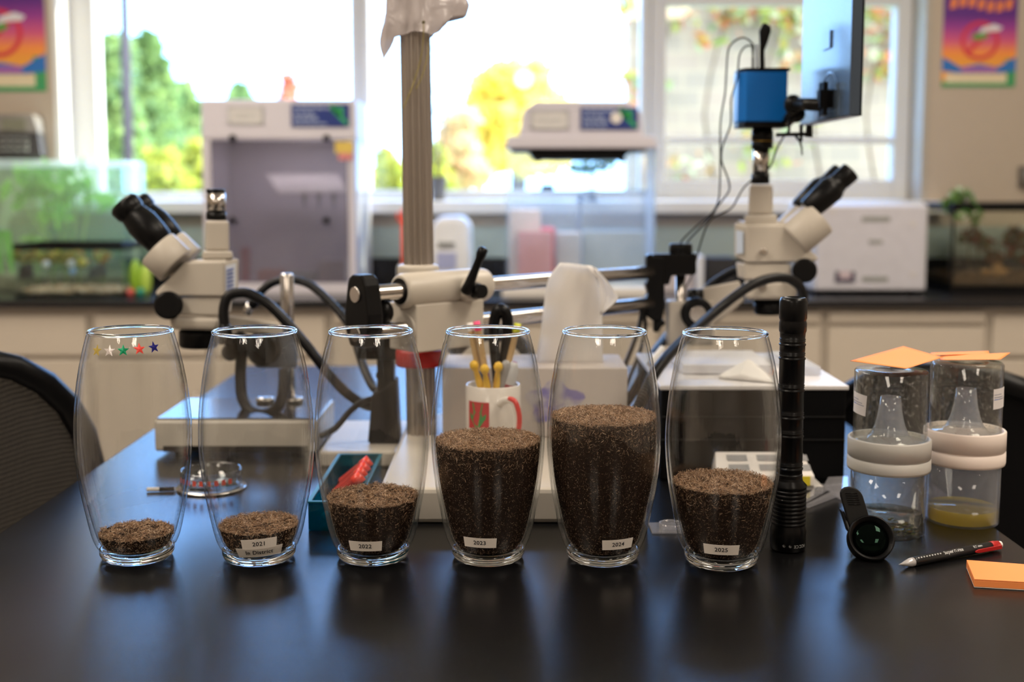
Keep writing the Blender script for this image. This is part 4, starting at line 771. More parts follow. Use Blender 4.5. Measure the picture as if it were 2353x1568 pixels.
part(t, 'markings', b, M((.35, .35, .35), .5, name='grey_print2'), fix=False)

# ---- rearing jars
CLEAR = thin('jar_plastic', (.96, .965, .95), 1.0, edge=(.62, .6, .55), haze=.012, hazecol=(.8, .76, .7), spots=True); CLEAR2 = thin('cloudy_jar_plastic', (.93, .94, .95), .8, edge=(.6, .6, .6), haze=.10, hazecol=(.62, .64, .70))
COLLAR = M((.70, .68, .64), .45, var=.02, trans=.35, name='milky_collar'); COLLAR2 = M((.78, .68, .62), .5, var=.02, name='cream_collar')
FUN = thin('funnel_plastic', (.84, .86, .90), 1.4, edge=(.75, .8, .9), haze=.20, hazecol=(.74, .76, .82)); JSTICK = M((.74, .71, .72), .6, var=.02, name='jar_sticker')
def jar(px, py, r, ys, label, collar, low, milky, liquid, liqz, sediment, sta, tilt):
    c = on(px, py, T); c.z = T + .0003; Y = c.y; zq = lambda y: at(px, y, Y).z - T; X = Matrix.Translation(c); ft = -math.atan2(c.x, c.y)
    ytop, yc1, ycm, yc0 = ys; z_t, z1, zm, z0 = zq(ytop), zq(yc1), zq(ycm), zq(yc0)
    t = thing('rearing_jar', c, label, 'jar', 'two part plastic rearing jars')
    b = MB(); b.lathe([(.0001, .0), (r - .002, .0), (r, .002), (r, z0 + .004), (r - .0015, z0 + .004), (r - .0015, .0025), (.0001, .0018)], 56, X); part(t, 'lower_cup', b, low)
    b = MB(); n = 24
    b.lathe([(r + .0002, z0), (r + .0035, z0 + .0004), (r + .0042, z0 + .003), (r + .0040, zm - .0010), (r + .0026, zm - .0004), (r + .0026, zm + .0006), (r + .0040, zm + .0010), (r + .0040, z1 - .001), (r + .0030, z1), (r + .0010, z1), (r + .0008, z0)], 64, X); part(t, 'screw_collar', b, collar)
    b = MB(); b.lathe([(r - .0008, z1 - .006), (r - .0008, z_t - .002), (r - .0024, z_t), (.0001, z_t), (.0001, z_t - .0012), (r - .003, z_t - .0012), (r - .0022, z_t - .003), (r - .0022, z1 - .006)], 56, X); part(t, 'upper_cylinder', b, CLEAR)
    zf = z_t - (z_t - z1) * .40; h = zf - z1; b = MB(); P = [(r - .0023, z1 - .003), (r * .62, z1 - .0015), (r * .50, z1 + h * .10), (r * .40, z1 + h * .32), (r * .32, z1 + h * .62), (r * .265, z1 + h), (r * .245, z1 + h), (r * .30, z1 + h * .62), (r * .38, z1 + h * .32), (r * .48, z1 + h * .08)]
    b.lathe(P, 40, X); part(t, 'funnel', b, FUN)
    b = MB(); fl = sheet(.0235, .021); r0 = r + .0002 - .0008
    rows = [(-.0085 + .0005 * k, k) for k in range(3)]
    def wr(mb, a0, zc, tl=tilt):
        o = MB(); o.f, o.m, o.sm = mb.f, mb.m, mb.sm
        for v in mb.v: x = v.x * math.cos(tl) - v.y * math.sin(tl); y = v.x * math.sin(tl) + v.y * math.cos(tl); a = ft + a0 + x / r0; q = r0 + .0001 + v.z; o.v.append(c + Vector((q * math.sin(a), -q * math.cos(a), zc + y)))
        return o
    zc = z1 + (z_t - z1) * .52; s = part(t, 'sticker', wr(fl, sta, zc), JSTICK)
    b = MB(); rr = random.Random(px)
    for k, (y, w) in enumerate(((.0040, .5), (.0012, .75), (-.0010, .85))):
        x = -.0105
        while x < -.0105 + .021 * w: d = rr.uniform(.0006, .0022); b.add([(x, y, .00032), (x + d, y, .00032), (x + d, y + .0009, .00032), (x, y + .0009, .00032)], [(0, 1, 2, 3)], 1 if (k == 2 and x < -.003) else 0); x += d + .0005
    part(s, 'small_print', wr(b, sta, zc), [M((.25, .27, .38), .6, name='print_grey_blue'), M((.10, .22, .6), .6, name='print_blue')], fix=False)
    if liquid:
        b = MB(); b.lathe([(.0001, .0030), (r - .002, .0030), (r - .0018, liqz), (.0001, liqz)], 48, X); n_f = len(b.f) // 3; b.m = [0] * (2 * n_f) + [1] * n_f; o = single(liquid[0], b, [liquid[2], liquid[3]], liquid[1], 'liquid', fix=False)
    if sediment:
        b = MB(); rr = random.Random(9)
        for k in range(150): a, q = rr.uniform(0, 6.28), (r - .005) * math.sqrt(rr.random()); b.sphere(c + Vector((q * math.cos(a), q * math.sin(a), .0040 + rr.uniform(0, .0015))), rr.uniform(.0006, .0018), 6, 4, (1.6, 1, .5))
        single('sediment', b, island('sediment', [(.08, .05, .02), (.20, .13, .06), (.12, .18, .04), (.05, .03, .02)]), sediment, 'sediment', kind='stuff')
    return t, c, z_t
WATER = thin('water', (.80, .78, .72), 1.0, edge=(.6, .6, .55), haze=.04, hazecol=(.4, .38, .3)); YEL = thin('yellow_liquid', (.85, .66, .05), 1.0, edge=(.7, .6, .3), haze=.60, hazecol=(.95, .72, .04)); YELT = thin('liquid_surface', (.9, .86, .6), 1.3, haze=.30, hazecol=(.50, .46, .30))  # liquid top coloured paler to imitate its reflection at a grazing view
ja, ca, za = jar(2037, 1222, .0372, (850, 1005, 1048, 1078), 'left plastic rearing jar with a milky collar and clear water, behind the clip-on lens', COLLAR, CLEAR, True, ('shallow_water', 'clear shallow water in the left rearing jar', WATER, WATER), .020, 'brown and green debris at the bottom of the left rearing jar', -1.0, -.07)
jb, cb, zb2 = jar(2209, 1197, .0372, (832, 985, 1030, 1062), 'right plastic rearing jar with a cream collar and yellow liquid', COLLAR2, CLEAR2, False, ('yellow_liquid', 'shallow yellow liquid in the right rearing jar', YEL, YELT), .0165, None, 1.12, .02)
# ---- orange notes lying on the jars
def note(corners, sag, thick, label, nm='sticky_note', lift=None, n=10, cat='note', grp='single orange notes on the jars', curl=0.):
    """bent paper square through four corners (bl, br, tr, tl)"""
    a, b_, c_, d_ = [Vector(q) for q in corners]; mb = MB(); top = []; 
    for i in range(n + 1):
        for j in range(n + 1):
            u, v = i / n, j / n; p = (a * (1 - u) + b_ * u) * (1 - v) + (d_ * (1 - u) + c_ * u) * v; p.z -= sag * 16 * u * (1 - u) * v * (1 - v); mb.v.append(p)
    N_ = len(mb.v); mb.v += [p + Vector((0, 0, thick)) for p in mb.v]; I = lambda i, j: i * (n + 1) + j
    for i in range(n):
        for j in range(n):
            mb.f.append([I(i, j), I(i, j + 1), I(i + 1, j + 1), I(i + 1, j)]); mb.f.append([N_ + I(i, j), N_ + I(i + 1, j), N_ + I(i + 1, j + 1), N_ + I(i, j + 1)]); mb.m += [1, 0]; mb.sm += [True, True]
    for i in range(n):
        for f in ((I(i, 0), I(i + 1, 0)), (I(i + 1, n), I(i, n)), (I(n, i), I(n, i + 1)), (I(0, i + 1), I(0, i))): mb.f.append([f[0], f[1], N_ + f[1], N_ + f[0]]); mb.m.append(1); mb.sm.append(False)
    return single(nm, mb, [ORANGE, ORANGE], label, cat, grp)
zt1 = T + .0003 + za + .0003; zt2 = T + .0003 + zb2 + .0003
# left note rests on the left jar, its far corner lifts and one corner bends down
c1 = Vector((ca.x, ca.y, 0))
note([at(2083, 848, 1.125), at(2166, 822, 1.172), at(2076, 796, 1.232), at(1953, 830, 1.150)], .0016, .0003, 'orange paper note bent over the top of the left rearing jar')
c2 = Vector((cb.x, cb.y, 0)); z2 = zt2
note([at(2160, 828, 1.172), at(2299, 827, 1.166), at(2322, 811, 1.196), at(2160, 818, 1.205)], .0005, .0003, 'orange paper note on the right rearing jar with its front edge bent down')
note([at(2134, 817, 1.197), at(2273, 814, 1.203), at(2272, 807, 1.262), at(2140, 811, 1.262)], .0, .0003, 'flat orange paper note at the back of the right rearing jar top')
# ---- orange pad, lower right
HP = .0078; zp = T + HP + .0003
PC = [on(2239, 1331, zp), on(2412, 1341, zp), on(2385, 1299, zp), on(2221, 1287, zp)]
pad = thing('sticky_note_pad', ((PC[0].x + PC[2].x) / 2, (PC[0].y + PC[2].y) / 2, T), 'thick pad of orange sticky notes lying at the lower right table corner', 'note pad')
def padbox(z0, z1, mat, nm, curl=0.):
    b = MB(); b.prism([Vector((p.x, p.y, T + .0003 + z0)) for p in PC], (0, 0, z1 - z0)); return part(pad, nm, b, mat, .0003)
padbox(0, .0006, M((.75, .72, .68), .7, name='backing'), 'backing_card')
padbox(.0007, HP - .0012, ORANGE, 'sheet_block'); padbox(HP - .0010, HP, ORANGE, 'top_sheets')
# ---- mechanical pencil
pa, pb = on(2066, 1298, T + .0042), on(2301, 1251, T + .0052); pl = thing('mechanical_pencil', ((pa.x + pb.x) / 2, (pa.y + pb.y) / 2, T), 'black mechanical pencil with red clip and white eraser before the rearing jars', 'pencil')
d = (pb - pa); Lp = d.length; q_ = lambda f: pa + d * f
b = MB(); b.turned(q_(.0), q_(.13), [(0, .0004), (.12, .0004), (.13, .0010), (.28, .0013), (.3, .0018), (.8, .0041), (1, .0043)], 20); part(pl, 'tip', b, M((.55, .53, .53), .25, .2, name='clear_grey_tip'))
b = MB(); b.turned(q_(.13), q_(.89), [(0, .0042), (.02, .0044), (1, .0044)], 24); brl = part(pl, 'barrel', b, M((.008, .008, .009), .3, name='pencil_black'))
b = MB(); b.turned(q_(.885), q_(.965), [(0, .0045), (.1, .0047), (.5, .0047), (.52, .0044), (1, .0040)], 24); part(pl, 'collar', b, RED)
b = MB(); b.turned(q_(.965), q_(1.0), [(0, .0034), (.7, .0033), (1, .0018)], 20); part(pl, 'eraser', b, PAPER)
dn = d.normalized(); side = Vector((0, 0, 1)).cross(dn).normalized(); upv = dn.cross(side).normalized() * -1
if upv.z < 0: upv = -upv
if side.y > 0: side = -side
b = MB(); c0, c1_ = q_(.69) + side * .0052, q_(.95) + side * .0056
b.hull([p + side * s_ + upv * w_ for p, w in ((c0, .0006), (q_(.72) + side * .0052, .0016), (c1_, .0018)) for s_ in (0, .0012) for w_ in (-w, w)]); b.hull([p + side * s_ + upv * w_ for p in (q_(.925), q_(.95)) for s_ in (.003, .0062) for w_ in (-.0018, .0018)]); part(pl, 'clip', b, RED)
fr = (side * .55 + upv * .83).normalized()
def onbar(x, y): f = .50 + x / Lp; ang = y / .0045; return q_(f) + (fr * math.cos(ang) + fr.cross(dn) * math.sin(ang)) * .00452
b = MB(); tm = text_mb('SuperWrite', .0052, lambda x, y: onbar(x, y)); b.add(tm.v, tm.f); tm = text_mb('0.7 mm', .0038, lambda x, y: onbar(x + .032, y)); b.add(tm.v, tm.f); part(brl, 'lettering', b, M((.75, .75, .75), .5, name='white_print'), fix=False)
b = MB()
for k in range(9): f = .165 + .026 * k; b.sphere(q_(f) + fr * .0044, .0008, 8, 6)
part(brl, 'grip_dots', b, M((.75, .75, .75), .4, name='white_dots'))
# ---- clip-on lens
c = on(1998, 1281, T); r = .0212; ctr = at(2001, 1238, c.y - .004); ax = Vector((-.12, -.86, .48)).normalized()
t = thing('clip_on_lens', (c.x, c.y, T), 'black clip-on macro lens leaning with its clip up before the left rearing jar', 'lens')
rf = ctr + ax * .004; bk = ctr - ax * .016
b = MB(); X = Matrix.Translation(bk) @ ax.to_track_quat('Z', 'Y').to_matrix().to_4x4(); Ld = .021
b.lathe([(.0001, 0), (.013, 0), (.015, .003), (.0205, .005), (.0215, .007), (.0215, Ld - .001), (.0208, Ld), (.0198, Ld), (.0190, Ld - .003), (.0180, Ld - .003), (.0176, Ld - .006), (.0172, Ld - .006), (.0170, Ld - .008), (.0001, Ld - .008)], 56, X); part(t, 'housing', b, BLACK)
b = MB(); Rs = .024; b.lathe([(max(.0001, .0168 * math.sin(a) / 1.0), Ld - .0075 + .0062 * math.cos(a)) for a in [math.pi / 2 * k / 10 for k in range(11)][::-1]], 48, X)
ml, tt, pr = _m('coated_lens'); pr.inputs['Base Color'].default_value = (.001, .0015, .0015, 1); pr.inputs['Roughness'].default_value = .01; pr.inputs['Specular IOR Level'].default_value = .10; pr.inputs['Specular Tint'].default_value = (.45, 1, .7, 1); part(t, 'lens', b, ml)
b = MB(); tp = at(1958, 1141, c.y + .012); bt_ = ctr - ax * .012 + Vector((-.006, 0, .008)); dd = (tp - bt_); w = Vector((.0108, 0, 0)); nrm = dd.cross(Vector((1, 0, 0))).normalized()
if nrm.y > 0: nrm = -nrm
pts = []
for k in range(9):
    a = math.pi * k / 8; pts.append(tp + Vector((math.cos(a) * .0108, 0, 0)) + dd.normalized() * math.sin(a) * .0095)
poly = pts + [bt_ - w * 1.0, bt_ + w * 1.0]; b.prism(poly, -nrm * .0045); cl = part(t, 'clip', b, RUBBER, .0012)
b = MB()
for k in range(6): p0 = tp - dd.normalized() * (-.003 + .0022 * k) + nrm * .0002; b.tube([p0 - Vector((.0058, 0, 0)), p0 + Vector((.0058, 0, 0))], .0005, 6)
part(cl, 'grip_ridges', b, BLACK)
b = MB(); p0, p1 = at(1934, 1172, c.y + .024), at(1950, 1222, c.y + .004); b.hull([p + Vector((x, y, 0)) for p in (p0, p1) for x in (-.0012, .0012) for y in (-.006, .006)]); part(t, 'lower_jaw', b, BLACK, .0006)
b = MB(); b.cyl(at(1944, 1182, c.y + .012), at(1952, 1180, c.y + .012), .0022, seg=12); part(t, 'hinge_pin', b, CHROME)

# ================================================================ STANDS AND MICROSCOPES BEHIND THE VASES
def hose_mat():
    m, t, p = _m('ribbed_hose'); N, L = t.nodes, t.links; p.inputs['Base Color'].default_value = (.004, .004, .005, 1); p.inputs['Roughness'].default_value = .36; p.inputs['Specular IOR Level'].default_value = .28
    g = N.new('ShaderNodeTexCoord'); w = N.new('ShaderNodeTexWave'); w.bands_direction = 'DIAGONAL'; w.inputs['Scale'].default_value = 120; L.new(g.outputs['Object'], w.inputs['Vector'])
    b = N.new('ShaderNodeBump'); b.inputs['Strength'].default_value = .5; b.inputs['Distance'].default_value = .001; L.new(w.outputs['Fac'], b.inputs['Height']); L.new(b.outputs[0], p.inputs['Normal']); return m
HOSE = hose_mat()
def pts3(seq): return [at(x, y, Y) for x, y, Y in seq]
# ---- big boom stand
BASEZ = T + .038
t = thing('boom_stand', (-.12, 1.49, T), 'fluted metal column stand with cream clamp and two steel bars on a thick pale slab', 'microscope stand')
b = MB(); b.hull([(x, y, z) for x, y in ((-.141, 1.21), (.142, 1.21), (-.141, 1.62), (.142, 1.62)) for z in (T + .0005, BASEZ)]); part(t, 'base_slab', b, BEIGE, .005)
cx, cyy = -.1190, 1.488; ztop = at(CX, -130, cyy).z; b = MB(); seg = 13; ring = []
for k in range(seg * 8):
    a = 2 * math.pi * k / (seg * 8) + .1; q = k % 8; r_ = (.0192, .0192, .0191, .0182, .0170, .0167, .0170, .0182)[q]; ring.append((r_ * math.cos(a), r_ * math.sin(a)))
zs_ = [BASEZ + .0005, ztop]; lean_ = lambda z: cx - (z - 1.25) * .0085
b.v = [Vector((lean_(z) + x, cyy + y, z)) for z in zs_ for x, y in ring]; n_ = len(ring); b.f = [[k, (k + 1) % n_, n_ + (k + 1) % n_, n_ + k] for k in range(n_)] + [list(range(n_))[::-1], list(range(n_, 2 * n_))]; b.m = [0] * len(b.f); b.sm = [False] * len(b.f); part(t, 'column', b, ALU)
UZ, LZ = 1.1435, 1.0975
def bl(s_, z): return Vector((-.158 + .367 * s_, 1.375 + .34 * s_, z))
bdir = (bl(1, 0) - bl(0, 0)).normalized(); bn = Vector((bdir.y, -bdir.x, 0))
for z, s0 in ((UZ, -.035), (LZ, -.035)): b = MB(); b.turned(bl(s0, z), bl(1.02, z), [(0, .0088), (.003, .0097), (.997, .0097), (1, .0088)], 28); part(t, 'steel_bar', b, CHROME, label='polished round steel bar')
h0, h1 = .065, .345
b = MB(); b.turned(bl(h0, UZ), bl(h1, UZ), [(0, .0165), (.0, .0195), (.04, .0215), (.88, .0222), (.96, .0205), (1.0, .014)], 36)
b.lathe([(.0225, at(CX, 640, cyy).z), (.0265, at(CX, 632, cyy).z), (.0265, at(CX, 612, cyy).z), (.0235, at(CX, 607, cyy).z), (.0195, at(CX, 607, cyy).z)], 40, Matrix.Translation((cx, cyy, 0)))
b.hull([bl(s_, z) + bn * w for s_ in (.085, .30) for z in (at(CX, 796, 1.45).z, at(CX, 690, 1.45).z) for w in (-.035, .019)]); part(t, 'clamp_housing', b, BEIGE, .006, segs=3)
for s_, z in ((h0 - .002, UZ), (.083, LZ)): b = MB(); b.turned(bl(s_, z), bl(s_ + .004, z), [(0, .0158), (1, .0158)], 28); part(t, 'bore', b, BLACK, label='dark ring round a bar')
b = MB(); b.turned(bl(.19, LZ), bl(.078, LZ), [(0, .019), (1, .0185)], 30)
part(t, 'lower_sleeve', b, BEIGE)
bo = bl(.245, at(CX, 664, 1.46).z); b = MB(); b.turned(bo + bn * .014, bo + bn * .034, [(0, .016), (.5, .0135), (1, .012)], 26); part(t, 'boss', b, BEIGE)
lv = bo + bn * .034; ev = lv + bn * .014; b = MB(); b.turned(lv, ev, [(0, .0098), (1, .0085)], 22)
e1 = at(1112, 568, ev.y - .004); e0 = at(1071, 672, ev.y); b.turned(e0 + (e0 - e1) * .04, e1, [(0, .0050), (.04, .0078), (.25, .0062), (.5, .0052), (.75, .0050), (.85, .0064), (.96, .0062), (1, .003)], 18); part(t, 'clamp_lever', b, BLACK)
# end plate on the left
pc = bl(-.035, 0); b = MB(); zt_, zb_ = at(CX, 628, 1.38).z, at(CX, 792, 1.38).z
def plate_pts(s0, s1, ww): 
    out = []
    for s_ in (s0, s1):
        for z, w in ((zt_, .008), (zt_ - .004, .014), (zt_ - .012, .018), (zt_ - .03, .019), (zt_ - .045, ww), (zb_ + .02, ww), (zb_, .014)): out += [bl(s_, z) + bn * w, bl(s_, z) - bn * w]
    return out
b.hull(plate_pts(-.062, -.018, .024)); part(t, 'end_plate', b, BLACK, .003)
for z in (UZ, LZ): b = MB(); b.turned(bl(-.062, z), bl(-.0665, z), [(0, .0094), (1, .009)], 24); part(t, 'bar_end', b, CHROME)
b = MB(); kn = bl(-.02, at(CX, 716, 1.40).z) + bn * .0; b.turned(kn + bn * -.01 + bdir * .016, kn + bdir * .032 - bn * .01, [(0, .016), (.7, .016), (1, .012)], 20); part(t, 'lock_knob', b, BLACK)
# red collar on the column
b = MB(); zr1, zr0 = at(CX, 803, cyy).z, at(CX, 840, cyy).z; b.lathe([(.0195, zr0), (.0285, zr0), (.0295, zr0 + .002), (.0295, zr1 - .002), (.0285, zr1), (.0195, zr1)], 40, Matrix.Translation((cx, cyy, 0))); part(t, 'stop_collar', b, RED, label='dark red stop collar on the column')
# right end clamp
ce = bl(1.0, 0); yE = ce.y
b = MB()
b.pxprism([(1486, 588), (1496, 584), (1506, 590), (1527, 592), (1528, 700), (1522, 737), (1500, 738), (1486, 728), (1483, 690), (1490, 676), (1484, 656), (1490, 640), (1485, 618)], yE - .014, .030)
b.pxprism([(1500, 585), (1600, 583), (1601, 625), (1598, 632), (1544, 634), (1538, 655), (1516, 655)], yE - .012, .032)
b.pxprism([(1502, 736), (1526, 736), (1531, 744), (1520, 752), (1514, 764), (1502, 764)], yE - .006, .014); part(t, 'end_clamp', b, BLACK, .002)
b = MB(); k0 = at(1564, 583, yE + .004); b.lathe([(.001, -.001), (.0155, -.001), (.0168, .001), (.0168, .013), (.0155, .015), (.001, .015)], 30, Matrix.Translation(k0)); part(t, 'clamp_knob', b, BLACK)
YR = yE + .008
b = MB(); b.cyl(at(1564, 630, YR), Vector((at(1564, 630, YR).x, YR, at(1564, 792, YR).z)), .0073); part(t, 'drop_rod', b, CHROME)
# ---- focus block and arm of the right head
YM = 1.72
t = thing('focus_mount', at(1554, 795, YR), 'cream focus block with a large black knob carrying the right microscope', 'microscope mount')
b = MB(); p, q = at(1532, 796, YR), at(1575, 690, YR); b.box((p.x, YR - .016, p.z), (q.x, YR + .016, q.z)); part(t, 'block', b, BEIGE, .003)
b = MB(); b.hull([at(x, y, Y) for x, y in ((1576, 700), (1640, 690), (1640, 794), (1576, 794)) for Y in (YR + .0, YR + .02)]); part(t, 'rack_plate', b, BEIGE, .002)
b = MB(); k0 = at(1597, 718, YR - .004); b.turned(k0, k0 + Vector((0, -.026, 0)), [(0, .020), (.1, .0235), (.85, .0235), (1, .0205)], 36); kb = part(t, 'focus_knob', b, BLACK)
b = MB(); b.turned(k0 + Vector((0, -.026, 0)), k0 + Vector((0, -.029, 0)), [(0, .0125), (1, .0115)], 28); part(kb, 'knob_cap', b, CHROME)
b = MB(); k0 = at(1592, 684, YR + .012); b.turned(k0 + Vector((-.008, 0, 0)), k0 + Vector((.014, 0, 0)), [(0, .013), (1, .013)], 24); part(t, 'tension_collar', b, BLACK)
b = MB(); b.hull([at(x, y, Y) for x, y in ((1612, 662), (1700, 645), (1712, 690), (1694, 706), (1622, 762), (1612, 745)) for Y in (YM + .012, YM + .05)]); part(t, 'arm', b, BEIGE, .003)
b = MB(); k0 = at(1681, 690, YM + .012); b.turned(k0, k0 + Vector((0, -.008, 0)), [(0, .005), (1, .004)], 14); part(t, 'arm_screw', b, CHROME)

def scope(root, Y, spec, side):
    """microscope head from its side outline; side=+1 when the eyepieces point right"""
    D = .078
    for nm, poly, y0, dd, bev, extra in spec['solids']:
        b = MB(); b.hull([at(x, y, Y + y0 + k) for x, y in poly for k in (0, dd)] + [at(x, y, Y + k) for x, y, k in extra]); part(root, nm, b, BEIGE, bev, segs=3)
    for k, (a0, a1, prof, nm, mat) in enumerate(spec['turned']):
        b = MB(); b.turned(a0, a1, prof, 32); part(root, nm, b, mat)
EYEP = [(0, .0150), (.05, .0172), (.10, .0172), (.12, .0185), (.30, .0200), (.55, .0205), (.57, .0195), (.62, .0195), (.64, .0185), (.70, .0180), (.72, .0172), (.76, .0172), (.80, .0192), (.95, .0198), (1.0, .0175)]
def eyepieces(root, Y, px_base, px_tip, px_blk, rblk, dYY, sc=1.0, prof=EYEP):
    for dy, lab in ((0, 'near eyepiece tube'), (dYY, 'far eyepiece tube')):
        off = Vector((0, dy, 0)); p0, p1 = at(*px_base, Y), at(*px_tip, Y); B0, B1 = at(*px_blk[0], Y), at(*px_blk[1], Y)
        b = MB(); b.turned(B0 + off, B1 + off, [(0, rblk * .97), (.03, rblk), (.96, rblk), (1, rblk * .96)], 44); part(root, 'eyepiece_holder', b, BEIGE)
        b = MB(); b.turned(p0 + off, p1 + off, [(f, r * sc) for f, r in prof], 36); part(root, 'eyepiece', b, BLACK, label='black ' + lab)
# ---- left microscope
YL = 1.56
t = thing('stereo_microscope', (at(450, 762, YL + .04).x, YL + .04, at(450, 762, YL + .04).z), 'cream trinocular microscope head facing left above the two left vases', 'microscope')
scope(t, YL, {'solids': [
    ('upper_housing', ((425, 603), (513, 602), (513, 682), (362, 681), (357, 672)), 0, .078, .003, ((548, 594, .022), (547, 668, .022), (548, 594, .06), (547, 668, .06))),
    ('top_plate', ((437, 598), (520, 598), (516, 604), (437, 604)), .006, .06, .002, ((540, 590, .03),)),
    ('neck', ((411, 684), (509, 683), (508, 727), (412, 724)), .004, .068, .003, ((535, 680, .03), (532, 716, .03))),
    ('nosepiece', ((388, 728), (506, 730), (500, 760), (396, 757)), .002, .07, .006, ()),
    ('photo_tube', ((473, 507), (526, 507), (527, 577), (471, 577)), .014, .036, .004, ()),
    ('tube_collar', ((466, 577), (534, 577), (536, 596), (464, 596)), .008, .05, .003, ())],
    'turned': [(at(456, 760, YL + .037), at(456, 798, YL + .037), [(0, .0255), (.1, .0262), (.85, .0262), (1, .024)], 'objective', BLACK),
    (at(387, 702, YL + .008), at(387, 702, YL - .020), [(0, .016), (.15, .0185), (.9, .0188), (1, .016)], 'focus_knob', BLACK),
    (at(387, 702, YL + .070), at(387, 702, YL + .095), [(0, .016), (.15, .0185), (1, .016)], 'focus_knob', BLACK),
    (at(497, 506, YL + .032), at(497, 488, YL + .032), [(0, .0135), (1, .0135)], 'black_collar', BLACK),
    (at(497, 488, YL + .032), at(497, 443, YL + .032), [(0, .0123), (1, .0123)], 'steel_sleeve', CHROME),
    (at(496, 443, YL + .032), at(496, 434, YL + .032), [(0, .0125), (.5, .0128), (1, .0115)], 'tube_cap', BLACK)]}, -1)
eyepieces(t, YL + .012, (377, 566), (281, 466), ((404, 611), (362, 571)), .0285, .052, 1.06)
b = MB(); b.prism([at(518, 611, YL + .0035), at(542, 604, YL + .0185), at(542, 664, YL + .0185), at(518, 678, YL + .0035)], (.0006, -.0012, 0)); s_ = part(t, 'side_label', b, M((.72, .76, .84), .5, name='pale_label'))
b = MB()
for k in range(6): b.prism([at(522, 620 + 9 * k, YL + .0040), at(536, 616 + 9 * k, YL + .0130), at(536, 620 + 9 * k, YL + .0130), at(522, 624 + 9 * k, YL + .0040)], (.0009, -.0020, 0))
part(s_, 'label_print', b, M((.12, .18, .45), .5, name='label_blue'))
# ---- its post, arm and focus block
t = thing('post_mount', (at(660, 925, 1.62).x, 1.63, at(660, 915, 1.63).z), 'chrome post with a cream arm and dark knobs carrying the left microscope', 'microscope mount')
YP = 1.63; px_ = at(660, 700, YP).x; zbase = at(CX, 918, 1.60).z
b = MB(); zt_ = at(CX, 628, YP).z; b.lathe([(.0001, zt_), (.0072, zt_), (.0094, zt_ - .003), (.0094, zbase)], 28, Matrix.Translation((px_, YP, 0)), cap1=True); part(t, 'post', b, CHROME)
b = MB(); b.hull([at(x, y, Y) for x, y in ((500, 722), (640, 742), (650, 756), (650, 775), (500, 757)) for Y in (YL + .045, YL + .07)]); part(t, 'arm', b, BEIGE, .003)
b = MB(); b.hull([at(x, y, Y) for x, y in ((580, 752), (684, 752), (684, 846), (586, 846)) for Y in (YP - .012, YP + .02)]); part(t, 'focus_block', b, M((.10, .12, .16), .4, name='dark_blue_grey'), .004)
for x_, y_, r_ in ((610, 800, .023), (552, 790, .017), (536, 806, .012)):
    b = MB(); k0 = at(x_, y_, YP - .014); b.turned(k0, k0 + Vector((0, -.022, 0)), [(0, r_ * .85), (.15, r_), (.85, r_), (1, r_ * .85)], 28); part(t, 'focus_knob', b, BLACK)
# ---- beige instrument box the post stands on
t = thing('instrument_box', (at(540, 1045, 1.52).x, 1.60, T), 'flat cream metal instrument box standing behind the two left vases', 'instrument')
p0, p1 = at(355, 1042, 1.52), at(728, 966, 1.52); b = MB(); b.box((p0.x, 1.52, T + .006), (p1.x, 1.672, p1.z)); part(t, 'case', b, M((.50, .46, .40), .22, spec=.6, name='smooth_cream_enamel'), .004); zc_ = p1.z
b = MB(); b.box((p0.x + .003, 1.523, zc_ + .0002), (p1.x - .003, 1.669, zc_ + .0022)); part(t, 'top_panel', b, M((.006, .006, .007), .16, name='gloss_black_panel'), .0008, label='glossy black top panel'); zc_ += .0022
b = MB()
for X in (p0.x + .03, p1.x - .03):
    for Y in (1.545, 1.65): b.cyl((X, Y, T), (X, Y, T + .0065), .010, seg=14)
part(t, 'feet', b, RUBBER)
b = MB(); b.box((p0.x + .012, 1.5185, T + .0065), (p1.x - .012, 1.5205, T + .014)); part(t, 'seam', b, BLACK)
b = MB()
for x_ in (625, 690): c = on(x_, 912, zc_); b.lathe([(.0001, 0), (.013, 0), (.013, .006), (.010, .008), (.0001, .008)], 28, Matrix.Translation((c.x, 1.635, zc_)))
part(t, 'top_bosses', b, CHROME)
bpy.context.view_layer.update()
for o in C.objects:
    if o.name == 'post':                                      # seat the post on the box
        for v in o.data.vertices:
            if v.co.z + origin_of(o).z < zbase + .002: v.co.z = zc_ + .0085 - origin_of(o).z
